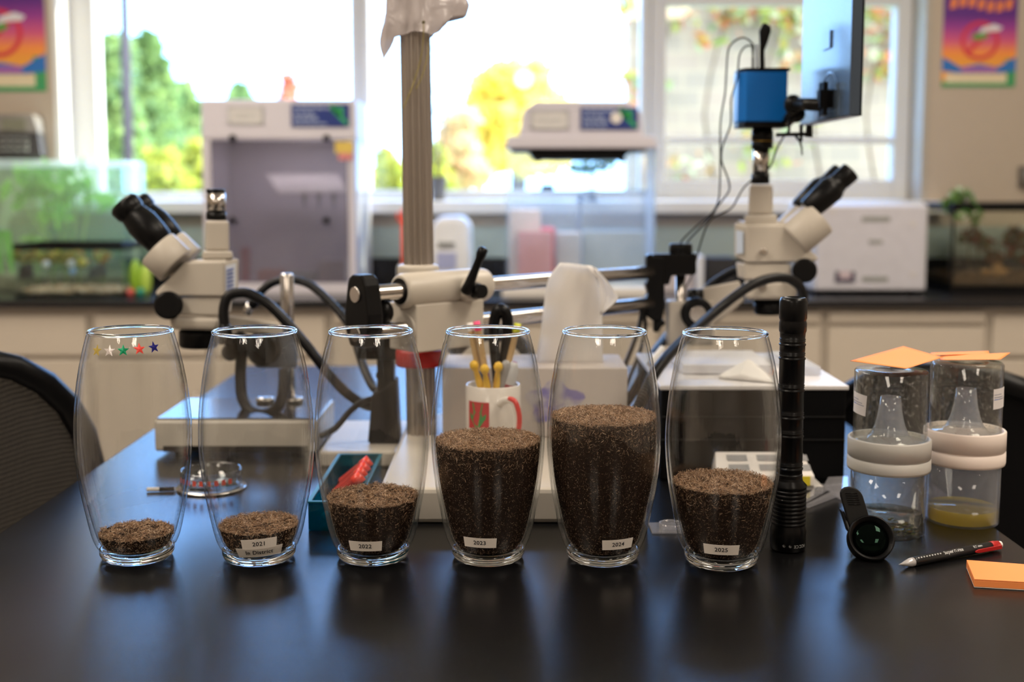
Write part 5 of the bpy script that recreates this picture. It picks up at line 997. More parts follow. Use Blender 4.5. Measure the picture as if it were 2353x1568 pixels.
# ---- right microscope
t = thing('stereo_microscope', (at(1768, 722, YM + .04).x, YM + .04, at(1768, 722, YM + .04).z), 'cream trinocular microscope head facing right, with the blue camera on top', 'microscope')
scope(t, YM, {'solids': [
    ('upper_housing', ((1716, 519), (1804, 518), (1880, 593), (1873, 602), (1716, 604)), 0, .078, .003, ((1688, 512, .022), (1688, 590, .022), (1688, 512, .06), (1688, 590, .06))),
    ('top_plate', ((1712, 513), (1800, 513), (1800, 519), (1712, 519)), .006, .06, .002, ((1692, 506, .03),)),
    ('neck', ((1710, 606), (1817, 606), (1820, 645), (1712, 643)), .004, .068, .003, ((1690, 602, .03), (1694, 636, .03))),
    ('nosepiece', ((1708, 645), (1836, 646), (1828, 689), (1712, 689)), .002, .07, .006, ()),
    ('photo_tube', ((1722, 425), (1776, 425), (1776, 494), (1718, 494)), .014, .036, .004, ()),
    ('tube_collar', ((1711, 494), (1785, 494), (1787, 514), (1711, 514)), .008, .05, .003, ())],
    'turned': [(at(1768, 689, YM + .037), at(1768, 722, YM + .037), [(0, .0235), (.85, .0235), (1, .021)], 'objective', BLACK),
    (at(1849, 622, YM + .008), at(1849, 622, YM - .020), [(0, .015), (.15, .0178), (.9, .018), (1, .0155)], 'focus_knob', BLACK),
    (at(1754, 578, YM), at(1754, 578, YM - .008), [(0, .0058), (.8, .0052), (1, .004)], 'side_screw', CHROME),
    (at(1752, 660, YM + .002), at(1752, 660, YM - .008), [(0, .0065), (1, .0055)], 'lower_screw', CHROME),
    (at(1747, 423, YM + .032), at(1747, 400, YM + .032), [(0, .0135), (1, .0135)], 'black_collar', BLACK),
    (at(1748, 400, YM + .032), at(1749, 341, YM + .032), [(0, .0118), (1, .0118)], 'steel_sleeve', CHROME)]}, 1)
ER = [(0, .0150), (.04, .0172), (.30, .0190), (.55, .0205), (.57, .0195), (.62, .0185), (.64, .0160), (.70, .0155), (.72, .0142), (.76, .0150), (.98, .0156), (1.0, .0140)]
eyepieces(t, YM + .012, (1856, 484), (1956, 393), ((1822, 552), (1882, 500)), .0285, .052, 1.0, [(f, r * .98) for f, r in ER])
b = MB(); b.prism([at(1692, 529, YM + .0175), at(1708, 532, YM + .0035), at(1708, 582, YM + .0035), at(1692, 584, YM + .0175)], (-.0006, -.0012, 0)); part(t, 'side_label', b, M((.62, .72, .88), .5, name='blue_white_label'))
# ---- camera
YC = YM + .002; p0, p1 = at(1713, 280, YC), at(1811, 163, YC); dpt = .052; BLUE = M((.004, .17, .62), .34, var=.03, spec=.3, name='camera_blue')
t = thing('microscope_camera', at(1752, 342, YC + .03), 'blue cube camera with black end plates on the right microscope tube', 'camera')
xl = at(1695, 220, YC + .02).x
b = MB(); b.hull([(x, y, z) for x, y in ((p0.x, YC), (p1.x, YC), (xl, YC + .018), (xl, YC + dpt), (p1.x, YC + dpt)) for z in (p0.z, p1.z)]); part(t, 'body', b, BLUE, .002)
for z0_, z1_ in ((p1.z, p1.z + .0045), (p0.z - .008, p0.z)): b = MB(); b.hull([(x, y, z) for x, y in ((p0.x - .001, YC - .001), (p1.x + .003, YC - .001), (xl + .001, YC + .018), (xl + .001, YC + dpt), (p1.x + .003, YC + dpt)) for z in (z0_, z1_)]); part(t, 'end_plate', b, BLACK, .001)
b = MB(); zc = (YM + .032); b.turned(at(1751, 342, zc), at(1752, 291, zc), [(0, .0158), (.3, .0158), (.31, .0150), (.36, .0150), (.37, .0160), (.82, .0160), (.84, .0145), (1, .0145)], 36); part(t, 'lens_mount', b, BLACK)
b = MB(); b.turned(at(1752, 325, zc), at(1752, 323, zc), [(0, .0161), (1, .0161)], 36); part(t, 'brass_ring', b, M((.5, .3, .06), .3, .9, name='brass'))
b = MB(); b.hull([at(x, y, YC + .02 + k) for x, y in ((1745, 157), (1757, 157), (1745, 100), (1757, 112)) for k in (0, .010)]); b.hull([at(x, y, YC + .02 + k) for x, y in ((1745, 104), (1757, 116), (1744, 72), (1753, 54), (1760, 52), (1771, 60), (1772, 72), (1764, 98)) for k in (0, .010)]); part(t, 'wireless_stick', b, BLACK, .0015)
b = MB(); b.hull([at(x, y, YC + .018 + k) for x, y in ((1736, 157), (1743, 157), (1735, 101), (1743, 101)) for k in (0, .008)]); part(t, 'plug', b, M((.5, .58, .68), .3, .6, name='steel_plug'))
b = MB(); b.hull([at(x, y, YC + .016 + k) for x, y in ((1727, 157), (1733, 157), (1727, 132), (1733, 132)) for k in (0, .007)]); b.hull([at(x, y, YC + .016 + k) for x, y in ((1728, 132), (1732, 132), (1726, 104), (1734, 104)) for k in (0, .004)]); part(t, 'cable_plug', b, BLACK)
# ---- cables
def cable(seq, label, r=.0013): b = MB(); b.tube(pts3(seq), r, 8, sub=3); return single('cable', b, BLACK, label, 'cable', fix=True)
y0 = YC + .02
cable([(1731, 103, y0), (1718, 90, y0), (1700, 88, y0), (1676, 108, y0), (1670, 150, y0), (1666, 215, y0), (1656, 275, y0), (1655, 340, y0), (1655, 375, y0), (1652, 455, y0), (1635, 490, y0), (1605, 516, y0), (1568, 552, YR), (1560, 570, YR + .03)], 'thin black cable, outer one looping left from the blue camera')
cable([(1733, 106, y0 - .006), (1715, 106, y0 - .006), (1699, 128, y0 - .006), (1694, 180, y0 - .006), (1680, 230, y0 - .006), (1679, 285, y0 - .006), (1661, 335, y0 - .006), (1658, 370, y0 - .006), (1669, 400, y0 - .006), (1676, 436, y0 - .006), (1652, 470, y0 - .006), (1627, 505, y0), (1584, 551, YR), (1572, 572, YR + .03)], 'thin black cable, inner one looping down from the blue camera')
cable([(1812, 300, y0 - .03), (1796, 322, y0 - .03), (1782, 350, y0 - .03), (1771, 382, YM - .004), (1752, 398, YM + .005), (1728, 414, YM + .008), (1706, 436, YM + .01), (1690, 465, y0 - .01), (1676, 482, y0 - .01), (1640, 500, y0 - .01), (1622, 524, y0 - .01), (1604, 580, YR + .03), (1590, 632, YR + .03), (1574, 664, YR + .03)], 'thin black cable running from the small screen across the microscope tube')
cable([(1478, 700, 1.70), (1470, 745, 1.69), (1452, 800, 1.66), (1432, 850, 1.62), (1418, 900, 1.60), (1430, 940, 1.58), (1462, 900, 1.56), (1480, 850, 1.56)], 'black cable bundle hanging from the right end of the steel bars', .0035)
cable([(1476, 700, 1.71), (1483, 750, 1.70), (1470, 810, 1.68), (1450, 860, 1.66), (1430, 925, 1.62), (1446, 950, 1.60)], 'second black cable hanging behind the fourth and fifth vase rims', .0028)
# ---- small screen with its arm
t = thing('small_monitor', (.435, 1.62, 1.36), 'small flat monitor seen from behind at a slant beside the blue camera', 'monitor')
xn = .4265; Yn, Yf = 1.50, 1.755; zlo, zhi = at(CX, 266, Yn).z, at(CX, -12, Yf).z
m, tt, pr = _m('monitor_back'); pr.inputs['Base Color'].default_value = (.05, .07, .10, 1); pr.inputs['Roughness'].default_value = .22; pr.inputs['Specular IOR Level'].default_value = .42
n_ = tt.nodes.new('ShaderNodeTexNoise'); n_.inputs['Scale'].default_value = 600; g_ = tt.nodes.new('ShaderNodeTexCoord'); bp_ = tt.nodes.new('ShaderNodeBump'); bp_.inputs['Strength'].default_value = .08; tt.links.new(g_.outputs['Object'], n_.inputs['Vector']); tt.links.new(n_.outputs['Fac'], bp_.inputs['Height']); tt.links.new(bp_.outputs[0], pr.inputs['Normal'])
b = MB(); b.box((xn, Yn, zlo), (xn + .0135, Yf, zhi + .02)); part(t, 'shell', b, m, .002)
b = MB(); b.box((xn + .0137, Yn, zlo), (xn + .0155, Yf, zhi + .02)); part(t, 'screen', b, BLACK)
b = MB(); p, q = at(1874, 118, 1.64), at(1893, 70, 1.60); b.box((xn - .0022, 1.595, p.z), (xn + .0002, 1.635, q.z)); part(t, 'square_recess', b, m, label='faint square panel on the back')
b = MB(); zc = at(CX, 255, 1.60).z; b.lathe([(.048, 0), (.050, .0008), (.052, 0)], 48, Matrix.Translation((xn, 1.60, zc)) @ Matrix.Rotation(R(-90), 4, 'Y')); 
b.v = [Vector((v.x, v.y, max(v.z, zlo + .001))) for v in b.v]; part(t, 'round_line', b, m)
b = MB(); c = at(1893, 228, 1.585); b.hull([(c.x + a, c.y + d, c.z + e) for a in (-.004, .002) for d in (-.012, .012) for e in (-.022, .022)]); b.hull([(xn - .018, c.y + d, c.z + e) for d in (-.008, .008) for e in (-.012, .012)] + [(xn + .0005, c.y + d, c.z + e) for d in (-.008, .008) for e in (-.012, .012)])
b.cyl((c.x + .0, c.y, c.z - .008), at(1822, 238, 1.66), .0085, seg=20); b.sphere(at(1822, 240, 1.66), .0125, 18, 12, (1, 1, 1.1)); b.sphere(at(1830, 262, 1.68), .0125, 18, 12); b.cyl(at(1824, 262, 1.68), at(1812, 276, 1.715), .009, seg=18); part(t, 'ball_bracket', b, BLACK)
b = MB(); b.cyl(at(1783, 310, 1.66), at(1866, 308, 1.64), .0028, seg=12); b.hull([at(x, y, 1.63 + k) for x, y in ((1852, 288), (1867, 286), (1867, 316), (1850, 315)) for k in (0, .014)]); b.cyl(at(1841, 286, 1.64), at(1841, 325, 1.64), .003, .002, seg=12); b.tube(pts3([(1828, 312, 1.64), (1838, 325, 1.64), (1842, 338, 1.64), (1843, 357, 1.64)]), [.002, .001], 8); b.cyl(at(1815, 270, 1.68), at(1812, 312, 1.66), .002, seg=8); part(t, 'wing_screw_rod', b, BLACK)
# ---- gooseneck lights
t = thing('gooseneck_light', (-.166, 1.52, T), 'black post lamp with curved black hoses behind the third vase', 'lamp')
b = MB(); b.box((-.245, 1.46, T), (-.1465, 1.66, T + .02)); part(t, 'foot_plate', b, BEIGE, .003)
b = MB(); b.box((-.175, 1.505, T + .0203), (-.1535, 1.535, at(CX, 742, 1.52).z)); part(t, 'post', b, BLACK, .002)
b = MB(); b.hull([(x, y, z) for x, y, z in [(-.20, 1.50, 1.045), (-.142, 1.50, 1.045), (-.20, 1.545, 1.045), (-.142, 1.545, 1.045), (-.195, 1.50, 1.115), (-.15, 1.50, 1.115), (-.195, 1.545, 1.11), (-.15, 1.545, 1.11)]]); part(t, 'lamp_head', b, BLACK, .004)
b = MB(); b.hull([(x, y, z) for x, y, z in [(-.188, 1.502, T + .0205), (-.146, 1.502, T + .0205), (-.188, 1.54, T + .0205), (-.146, 1.54, T + .0205), (-.182, 1.504, 1.0), (-.15, 1.504, 1.02), (-.182, 1.54, 1.0), (-.15, 1.54, 1.02)]]); part(t, 'lower_sleeve', b, BLACK, .004)
b = MB(); b.tube(pts3([(516, 748, 1.53), (514, 715, 1.53), (524, 682, 1.53), (552, 673, 1.53), (580, 678, 1.53), (620, 702, 1.53), (665, 748, 1.53), (705, 795, 1.53), (740, 840, 1.53), (790, 898, 1.53), (838, 930, 1.525), (868, 935, 1.52)]), .0068, 14, sub=3); part(t, 'hose', b, HOSE)
b = MB(); b.turned(at(516, 745, 1.53), at(520, 790, 1.53), [(0, .0072), (.2, .0085), (.5, .0096), (1, .0098)], 20); part(t, 'nozzle', b, BLACK)
b = MB(); b.tube(pts3([(588, 690, 1.74), (602, 668, 1.74), (632, 648, 1.74), (672, 643, 1.73), (712, 655, 1.72), (748, 684, 1.70), (782, 720, 1.68), (808, 758, 1.66), (822, 800, 1.62), (838, 850, 1.58), (858, 890, 1.55), (872, 900, 1.535)]), .0062, 14, sub=3); part(t, 'hose', b, HOSE)
b = MB(); b.turned(at(592, 686, 1.74), at(577, 704, 1.74), [(0, .007), (1, .008)], 18); b.turned(at(576, 698, 1.74), at(566, 722, 1.74), [(0, .0062), (1, .0065)], 18, mi=1); part(t, 'nozzle', b, [BLACK, CHROME])
b = MB(); b.tube(pts3([(557, 790, 1.60), (553, 850, 1.60), (556, 910, 1.59), (576, 944, 1.58), (610, 952, 1.57), (640, 935, 1.56), (652, 895, 1.56), (653, 850, 1.57)]), .0078, 14, sub=3); part(t, 'hose', b, HOSE)
b = MB(); b.tube(pts3([(905, 890, 1.56), (885, 870, 1.55), (872, 862, 1.54)]), .0062, 12, sub=2); b.tube(pts3([(735, 1003, 1.50), (770, 985, 1.50), (800, 950, 1.505), (830, 925, 1.51), (862, 915, 1.52)]), .0042, 12, sub=2); part(t, 'cord', b, HOSE)
# right pair of hoses, bundled behind the fifth vase
t = thing('gooseneck_hoses', at(1490, 880, 1.5), 'pair of black ribbed hoses arching over to the right microscope from behind the sixth vase', 'lamp')
b = MB(); b.tube([Vector((.118, 1.40, BASEZ + .0075)), at(1440, 990, 1.375)] + pts3([(1470, 930, 1.36), (1502, 862, 1.37), (1545, 808, 1.43), (1592, 762, 1.51), (1640, 720, 1.58), (1690, 680, 1.60), (1735, 652, 1.61), (1778, 639, 1.62), (1815, 642, 1.63), (1840, 662, 1.64), (1846, 690, 1.65)]), .0068, 14, sub=3); part(t, 'hose', b, HOSE)
b = MB(); b.turned(at(1845, 686, 1.65), at(1831, 748, 1.66), [(0, .0075), (.5, .007), (.55, .0085), (1, .0075)], 18); b.turned(at(1832, 745, 1.66), at(1815, 795, 1.67), [(0, .0045), (1, .0045)], 14); part(t, 'nozzle', b, M((.05, .032, .022), .4, name='brown_black'))
b = MB(); b.tube(pts3([(1425, 938, 1.605), (1455, 900, 1.64), (1500, 818, 1.68), (1540, 765, 1.78), (1590, 705, 1.82), (1635, 655, 1.82), (1690, 622, 1.82), (1740, 612, 1.82)]), .0068, 14, sub=3); part(t, 'hose', b, HOSE)
b = MB(); b.tube(pts3([(1492, 838, 1.53), (1510, 815, 1.54), (1522, 800, 1.55)]), .004, 10, sub=1); part(t, 'tie', b, M((.7, .7, .7), .4, name='white_tie'))
# ---- plastic bag over the column top
t = thing('plastic_bag', (cx, cyy, at(CX, 100, cyy).z), 'crumpled translucent plastic bag hanging over the top of the fluted column', 'bag')
b = MB(); prof = [(-170, .012), (-90, .036), (-30, .040), (20, .043), (60, .047), (82, .046)]; NA = 60
rr = random.Random(3); ph = [rr.uniform(0, 6.28) for _ in range(6)]; rows = []
for i, (py, r0) in enumerate([(float(np.interp(k, range(6), [q[0] for q in prof])), float(np.interp(k, range(6), [q[1] for q in prof]))) for k in np.linspace(0, 5, 26)]):
    row = []
    for k in range(NA):
        a = 2 * math.pi * k / NA; f = i / 25
        # a pointed flap flares to the right, another hangs down on the left
        fr_ = math.exp(-((a - 0.15) % 6.283 - (0 if (a - .15) % 6.283 < 3.14 else 6.283)) ** 2 / .30) * max(0, 1 - abs(py - 5) / 110)
        fl_ = math.exp(-((a - 3.5)) ** 2 / .10)
        rad_ = r0 * (1 + .12 * math.sin(3 * a + ph[0] + f * 3) * f + .08 * math.sin(7 * a + ph[1] - f * 5) + .05 * math.sin(13 * a + ph[2] + 9 * f)) * .78 + fr_ * .058 * f
        rad_ = max(rad_, .0215)
        hem = 82 - 76 * max(0, math.cos(a - .12)) ** 6 * 1 + 4 * math.sin(5 * a); yy = py if f < .7 else py + (hem - 82) * (f - .7) / .3 + fl_ * 62 * (f - .7) / .3
        z = at(CX, yy, cyy).z; x = cx + rad_ * math.cos(a) + fl_ * -.006 * f; row.append(Vector((x, cyy + rad_ * math.sin(a) * .8, z)))
    rows.append(row)
for row in rows: b.v += row
for i in range(25):
    for k in range(NA): b.f.append([i * NA + k, i * NA + (k + 1) % NA, (i + 1) * NA + (k + 1) % NA, (i + 1) * NA + k]); b.m.append(0); b.sm.append(True)
mb_, tt, pr = _m('bag_film'); N, L = tt.nodes, tt.links; pr.inputs['Base Color'].default_value = (.66, .60, .60, 1); pr.inputs['Roughness'].default_value = .22
tl = N.new('ShaderNodeBsdfTranslucent'); tl.inputs[0].default_value = (.75, .70, .70, 1); ms = N.new('ShaderNodeMixShader'); ms.inputs[0].default_value = .3; L.new(pr.outputs[0], ms.inputs[1]); L.new(tl.outputs[0], ms.inputs[2]); L.new(ms.outputs[0], N['Material Output'].inputs[0])
g_ = N.new('ShaderNodeTexCoord'); vn = N.new('ShaderNodeTexVoronoi'); vn.inputs['Scale'].default_value = 38; wn = N.new('ShaderNodeTexNoise'); wn.inputs['Scale'].default_value = 25; wn.inputs['Distortion'].default_value = 1.5; L.new(g_.outputs['Object'], wn.inputs['Vector']); L.new(wn.outputs['Color'], vn.inputs['Vector']); bp_ = N.new('ShaderNodeBump'); bp_.inputs['Strength'].default_value = .6; bp_.inputs['Distance'].default_value = .006; L.new(wn.outputs['Fac'], bp_.inputs['Height']); L.new(bp_.outputs[0], pr.inputs['Normal'])
part(t, 'film', b, mb_)
b = MB(); b.sphere(at(973, 51, cyy - .046), .0022, 10, 8); part(t, 'knot', b, M((.12, .10, .04), .6, name='knot'))
b = MB(); b.tube(pts3([(973, 53, cyy - .047), (973, 85, cyy - .040), (966, 140, cyy - .023), (945, 205, cyy - .0225), (926, 250, cyy - .020)]), .0006, 6, sub=2); b.tube(pts3([(984, 82, cyy - .018), (984, 120, cyy - .018), (970, 175, cyy - .0225), (955, 205, cyy - .0225)]), .0005, 6, sub=2)
single('yellow_thread', b, M((.38, .32, .08), .6, name='yellow_thread'), 'fine yellow thread trailing from the plastic bag down the fluted column', 'thread')

# ================================================================ SMALLER THINGS ON THE TABLE BEHIND THE VASES
# ---- tissue box and tissue
TB0, TB1 = 1.46, 1.58; zt_ = at(CX, 846, TB0).z; xa, xb = at(1016, 900, TB0).x, at(1442, 900, TB0).x
t = thing('tissue_box', ((xa + xb) / 2, (TB0 + TB1) / 2, BASEZ), 'pale cardboard tissue box with a faint violet flower, behind the mug', 'box')
b = MB(); b.box((xa, TB0, BASEZ + .0005), (xb, TB1, zt_)); part(t, 'carton', b, M((.55, .50, .47), .6, var=.03, name='carton'), .0015)
m, tt, pr = _m('flower_print'); N, L = tt.nodes, tt.links; g_ = N.new('ShaderNodeTexCoord'); w_ = N.new('ShaderNodeTexNoise'); w_.inputs['Scale'].default_value = 45; L.new(g_.outputs['Object'], w_.inputs['Vector']); r_ = N.new('ShaderNodeValToRGB'); r_.color_ramp.elements[0].position = .42; r_.color_ramp.elements[0].color = (.5, .47, .50, 1); r_.color_ramp.elements[1].position = .6; r_.color_ramp.elements[1].color = (.22, .20, .45, 1); L.new(w_.outputs['Fac'], r_.inputs[0]); L.new(r_.outputs[0], pr.inputs['Base Color']); pr.inputs['Roughness'].default_value = .6
b = MB(); c = at(1275, 925, TB0); P = [(c.x + .034 * math.cos(a) * (1 + .18 * math.sin(5 * a)), TB0 - .0004, c.z + .026 * math.sin(a) * (1 + .18 * math.sin(5 * a))) for a in np.linspace(0, 6.283, 31)[:-1]]; b.prism(P, (0, .0003, 0)); part(t, 'flower_print', b, m)
t = thing('tissue', (at(1310, 846, 1.52).x, 1.52, zt_), 'white tissue standing up out of the tissue box in front of the steel bars', 'tissue')
out_l = [(1228, 840), (1238, 790), (1247, 725), (1254, 665), (1262, 635), (1286, 604)]; out_r = [(1386, 840), (1385, 790), (1384, 730), (1383, 690), (1372, 640), (1350, 614)]
def tis(L1, R1, Ya, Yb, bulge, nu=14, nv=18):
    b = MB(); vs = []
    for i in range(nv + 1):
        f = i / nv; lx, ly = np.interp(f, np.linspace(0, 1, len(L1)), [q[0] for q in L1]), np.interp(f, np.linspace(0, 1, len(L1)), [q[1] for q in L1]); rx, ry = np.interp(f, np.linspace(0, 1, len(R1)), [q[0] for q in R1]), np.interp(f, np.linspace(0, 1, len(R1)), [q[1] for q in R1])
        for j in range(nu + 1):
            u = j / nu; Y = Ya + (Yb - Ya) * f - bulge * math.sin(math.pi * u) * (.4 + .6 * f) + .0022 * math.sin(u * 7 + f * 4) + .001 * math.sin(u * 15 - f * 9); vs.append(at(lx * (1 - u) + rx * u, ly * (1 - u) + ry * u - 3 * math.sin(u * math.pi) * (f > .95), Y))
    n = len(vs); b.v = vs + [v + Vector((0, .0006, 0)) for v in vs]; I = lambda i, j: i * (nu + 1) + j
    for i in range(nv):
        for j in range(nu):
            b.f.append([I(i, j), I(i, j + 1), I(i + 1, j + 1), I(i + 1, j)]); b.f.append([n + I(i, j), n + I(i + 1, j), n + I(i + 1, j + 1), n + I(i, j + 1)]); b.m += [0, 0]; b.sm += [True, True]
    for i in range(nv):
        for j in (0, nu): b.f.append([I(i, j), I(i + 1, j), n + I(i + 1, j), n + I(i, j)]); b.m.append(0); b.sm.append(False)
    for j in range(nu):
        for i in (0, nv): b.f.append([I(i, j), I(i, j + 1), n + I(i, j + 1), n + I(i, j)]); b.m.append(0); b.sm.append(False)
    return b
mt_, tt, pr = _m('tissue_paper'); N, L = tt.nodes, tt.links; pr.inputs['Base Color'].default_value = (.92, .89, .86, 1); pr.inputs['Roughness'].default_value = .9; tl = N.new('ShaderNodeBsdfTranslucent'); tl.inputs[0].default_value = (.95, .93, .9, 1); ms = N.new('ShaderNodeMixShader'); ms.inputs[0].default_value = .5; L.new(pr.outputs[0], ms.inputs[1]); L.new(tl.outputs[0], ms.inputs[2]); L.new(ms.outputs[0], N['Material Output'].inputs[0])
part(t, 'front_fold', tis(out_l, out_r, 1.505, 1.485, .008), mt_, fix=True)
part(t, 'side_fold', tis([(1378, 722), (1382, 690), (1374, 640), (1345, 610)], [(1382, 724), (1425, 685), (1398, 648), (1372, 618)], 1.47, 1.475, -.012, 8, 10), mt_)
part(t, 'back_fold', tis([(1240, 840), (1262, 700), (1290, 606)], [(1380, 840), (1376, 700), (1360, 614)], 1.535, 1.50, -.01), mt_)
# ---- mug with pens
YG = 1.385; c = Vector((at(1133, 980, YG).x, YG, BASEZ + .0003)); rM = 64 * mpp(YG); hM = at(CX, 882, YG).z - c.z
t = thing('mug', c, 'white mug with a red and green print and red striped handle behind the 2023 vase', 'mug')
b = MB(); b.lathe([(.0001, .0), (rM * .9, 0), (rM, .004), (rM, hM - .001), (rM - .0015, hM), (rM - .003, hM - .001), (rM - .003, .006), (.0001, .005)], 48, Matrix.Translation(c)); part(t, 'body', b, M((.70, .65, .60), .2, var=.02, name='ceramic'))
hp, hq = at(1160, 925, YG - .03), at(1168, 1010, YG - .03)
b = MB(); b.tube(pts3([(1148, 928, YG - .030), (1163, 920, YG - .040), (1180, 925, YG - .046), (1189, 955, YG - .047), (1187, 990, YG - .044), (1172, 1015, YG - .034)]), .0042, 12, sub=3); h_ = part(t, 'handle', b, M((.72, .68, .63), .2, name='ceramic2'))
b = MB(); b.tube(pts3([(1170, 917, YG - .0445), (1184, 924, YG - .0505), (1193, 955, YG - .0515), (1191, 990, YG - .0485), (1180, 1012, YG - .040)]), .0030, 10, sub=3); part(h_, 'red_stripe', b, M((.62, .02, .02), .3, name='red_glaze'))
def onmug(x, z, e=.0002): a = x / rM; return Vector((c.x + (rM + e) * math.sin(a), c.y - (rM + e) * math.cos(a), z))
def mugpatch(poly, e, mat, nm):
    b = MB(); b.add([onmug(x, z, e) for x, z in poly], [tuple(range(len(poly)))]); return part(t, nm, b, mat)
zc0, zc1 = at(CX, 990, YG - rM).z, at(CX, 926, YG - rM).z; x_0, x_1 = -.0335, -.004
b = MB(); n = 8
for k in range(n): xa_, xb_ = x_0 + (x_1 - x_0) * k / n, x_0 + (x_1 - x_0) * (k + 1) / n; b.add([onmug(xa_, zc0), onmug(xb_, zc0), onmug(xb_, zc1), onmug(xa_, zc1)], [(0, 1, 2, 3)])
pr_ = part(t, 'red_square', b, M((.50, .02, .03), .35, name='red_print'), fix=False)
b = MB(); xm = (x_0 + x_1) / 2; zm = (zc0 + zc1) / 2
for poly in ([(-.008, .015), (.008, .015), (.0055, .003), (-.0055, .003)], [(-.0055, .004), (.0055, .004), (.009, -.006), (.003, -.014), (-.003, -.014), (-.009, -.006)], [(-.012, .003), (-.008, .0), (-.007, -.007), (-.011, -.004)], [(.012, .003), (.008, .0), (.007, -.007), (.011, -.004)]): b.add([onmug(xm + x * .95, zm + z, .0005) for x, z in poly], [tuple(range(len(poly)))])
part(pr_, 'green_shape', b, M((.02, .26, .06), .35, name='green_print3'), fix=False)
def pen(name, p0, p1, r, segs, label, cat, prof=None, mats=None):
    """pens: p1 = visible top (px, py), leaning in the mug"""
    a = Vector((c.x + p0, c.y + .004, c.z + .008)); e = at(p1[0], p1[1], p1[2]); b = MB()
    pr2 = []; mi = []
    for k, (f, rr_, m_) in enumerate(segs): pr2.append((f, rr_ * r)); mi.append(m_)
    b.turned(a, e, pr2, 14, mis=mi[1:]); return single(name, b, mats, label, cat, 'pens and brushes in the mug')
WOOD = M((.62, .42, .20), .55, name='pencil_wood'); PBLUE = M((.12, .20, .38), .4, name='pencil_blue'); PPUR = M((.28, .06, .22), .4, name='pencil_purple'); PGRN = M((.03, .22, .09), .4, name='pencil_green'); PINK = M((.85, .08, .22), .5, name='pink_eraser'); LIME = M((.62, .65, .05), .5, name='lime_eraser'); YELP = M((.85, .52, .04), .35, name='brush_yellow')
pen('pencil', .000, (1079, 742, YG + .02), .0040, [(0, 1, 0), (.60, 1, 0), (.605, 1, 1), (.93, 1, 1), (.935, 1.05, 2), (1, .95, 2)], 'blue pencil with a pale tan end and white eraser in the mug', 'pencil', mats=[PBLUE, WOOD, PAPER])
pen('pencil', .006, (1095, 738, YG + .012), .0038, [(0, 1, 0), (.62, 1, 0), (.625, 1, 1), (.92, 1, 1), (.925, 1.15, 2), (1, 1.05, 2)], 'purple pencil with a bright pink eraser in the mug', 'pencil', mats=[PPUR, WOOD, PINK])
pen('pencil', -.004, (1190, 743, YG + .02), .0038, [(0, 1, 0), (.64, 1, 0), (.645, 1, 1), (.92, 1, 1), (.925, 1.25, 2), (1, 1.15, 2)], 'green pencil with a lime yellow eraser in the mug', 'pencil', mats=[PGRN, WOOD, LIME])
for k, (px, py, dy, lab) in enumerate(((1086, 829, -.004, 'leftmost'), (1112, 838, -.018, 'front middle'), (1146, 832, -.01, 'rightmost'))):
    pen('paint_brush', .006 - .004 * k, (px, py, YG + dy), .0045, [(0, .8, 0), (.45, .8, 0), (.75, .95, 0), (.88, .62, 0), (.905, 1.0, 0), (.94, 1.25, 0), (.98, 1.0, 0), (1, .3, 0)], 'yellow round ended pen in the mug, %s of three' % lab, 'pen', mats=[YELP])
pen('clear_pen', .0, (1164, 829, YG - .006), .0058, [(0, .9, 0), (.9, 1, 0), (.97, .9, 0), (1, .5, 0)], 'grey translucent capped pen in the mug', 'pen', mats=[M((.36, .35, .35), .3, name='grey_pen')])
pen('marker_pen', -.006, (1183, 832, YG - .002), .0085, [(0, .9, 0), (.74, 1, 0), (.745, 1, 1), (.9, .95, 1), (.97, .6, 1), (1, .4, 1)], 'dark red marker with a clear grey cap in the mug', 'marker', mats=[M((.30, .03, .05), .4, name='dark_red'), M((.55, .55, .56), .25, name='grey_cap')])
b = MB(); b.tube(pts3([(1142, 880, YG + .02), (1136, 800, YG + .02), (1135, 745, YG + .02), (1144, 716, YG + .02), (1156, 714, YG + .02), (1166, 735, YG + .02), (1163, 790, YG + .02), (1152, 850, YG + .02), (1146, 880, YG + .02)]), [.005, .0065, .007, .0075, .0075, .007, .006, .005, .004], 12, sub=3); b.hull([at(x, y, YG + .014 + k) for x, y in ((1140, 860), (1152, 860), (1146, 960), (1143, 960)) for k in (0, .004)])
single('scissors', b, BLACK, 'black handled scissors standing in the mug with the loop up', 'scissors')
# dark adjuster behind the pens
b = MB(); b.tube(pts3([(1040, 815, 1.62), (1075, 780, 1.63), (1120, 768, 1.64), (1170, 775, 1.64), (1205, 800, 1.63), (1222, 840, 1.62)]), .010, 14, sub=3); single('curled_hose', b, HOSE, 'dark curled hose behind the pens in the mug', 'hose')
# ---- teal tray with tubes, behind vases two and three
TEAL = thin('teal_plastic', (.05, .50, .60), .9, edge=(.5, .7, .7), haze=.40, hazecol=(.0, .11, .16)); p0 = on(709, 1221, T); hT = .030; xr = p0.x + .052; Y0_, Y1_ = p0.y, 1.40
t = thing('teal_tray', ((p0.x + xr) / 2, (Y0_ + Y1_) / 2, T), 'open teal plastic box between the second and third vases', 'box')
b = MB(); w_ = .0015; b.box((p0.x, Y0_, T + .0003), (xr, Y1_, T + .002))
for a_, c_ in (((p0.x, Y0_, T + .002), (xr, Y0_ + w_, T + hT)), ((p0.x, Y1_ - w_, T + .002), (xr, Y1_, T + hT)), ((p0.x, Y0_ + w_, T + .002), (p0.x + w_, Y1_ - w_, T + hT)), ((xr - w_, Y0_ + w_, T + .002), (xr, Y1_ - w_, T + hT))): b.box(a_, c_)
part(t, 'walls', b, TEAL)
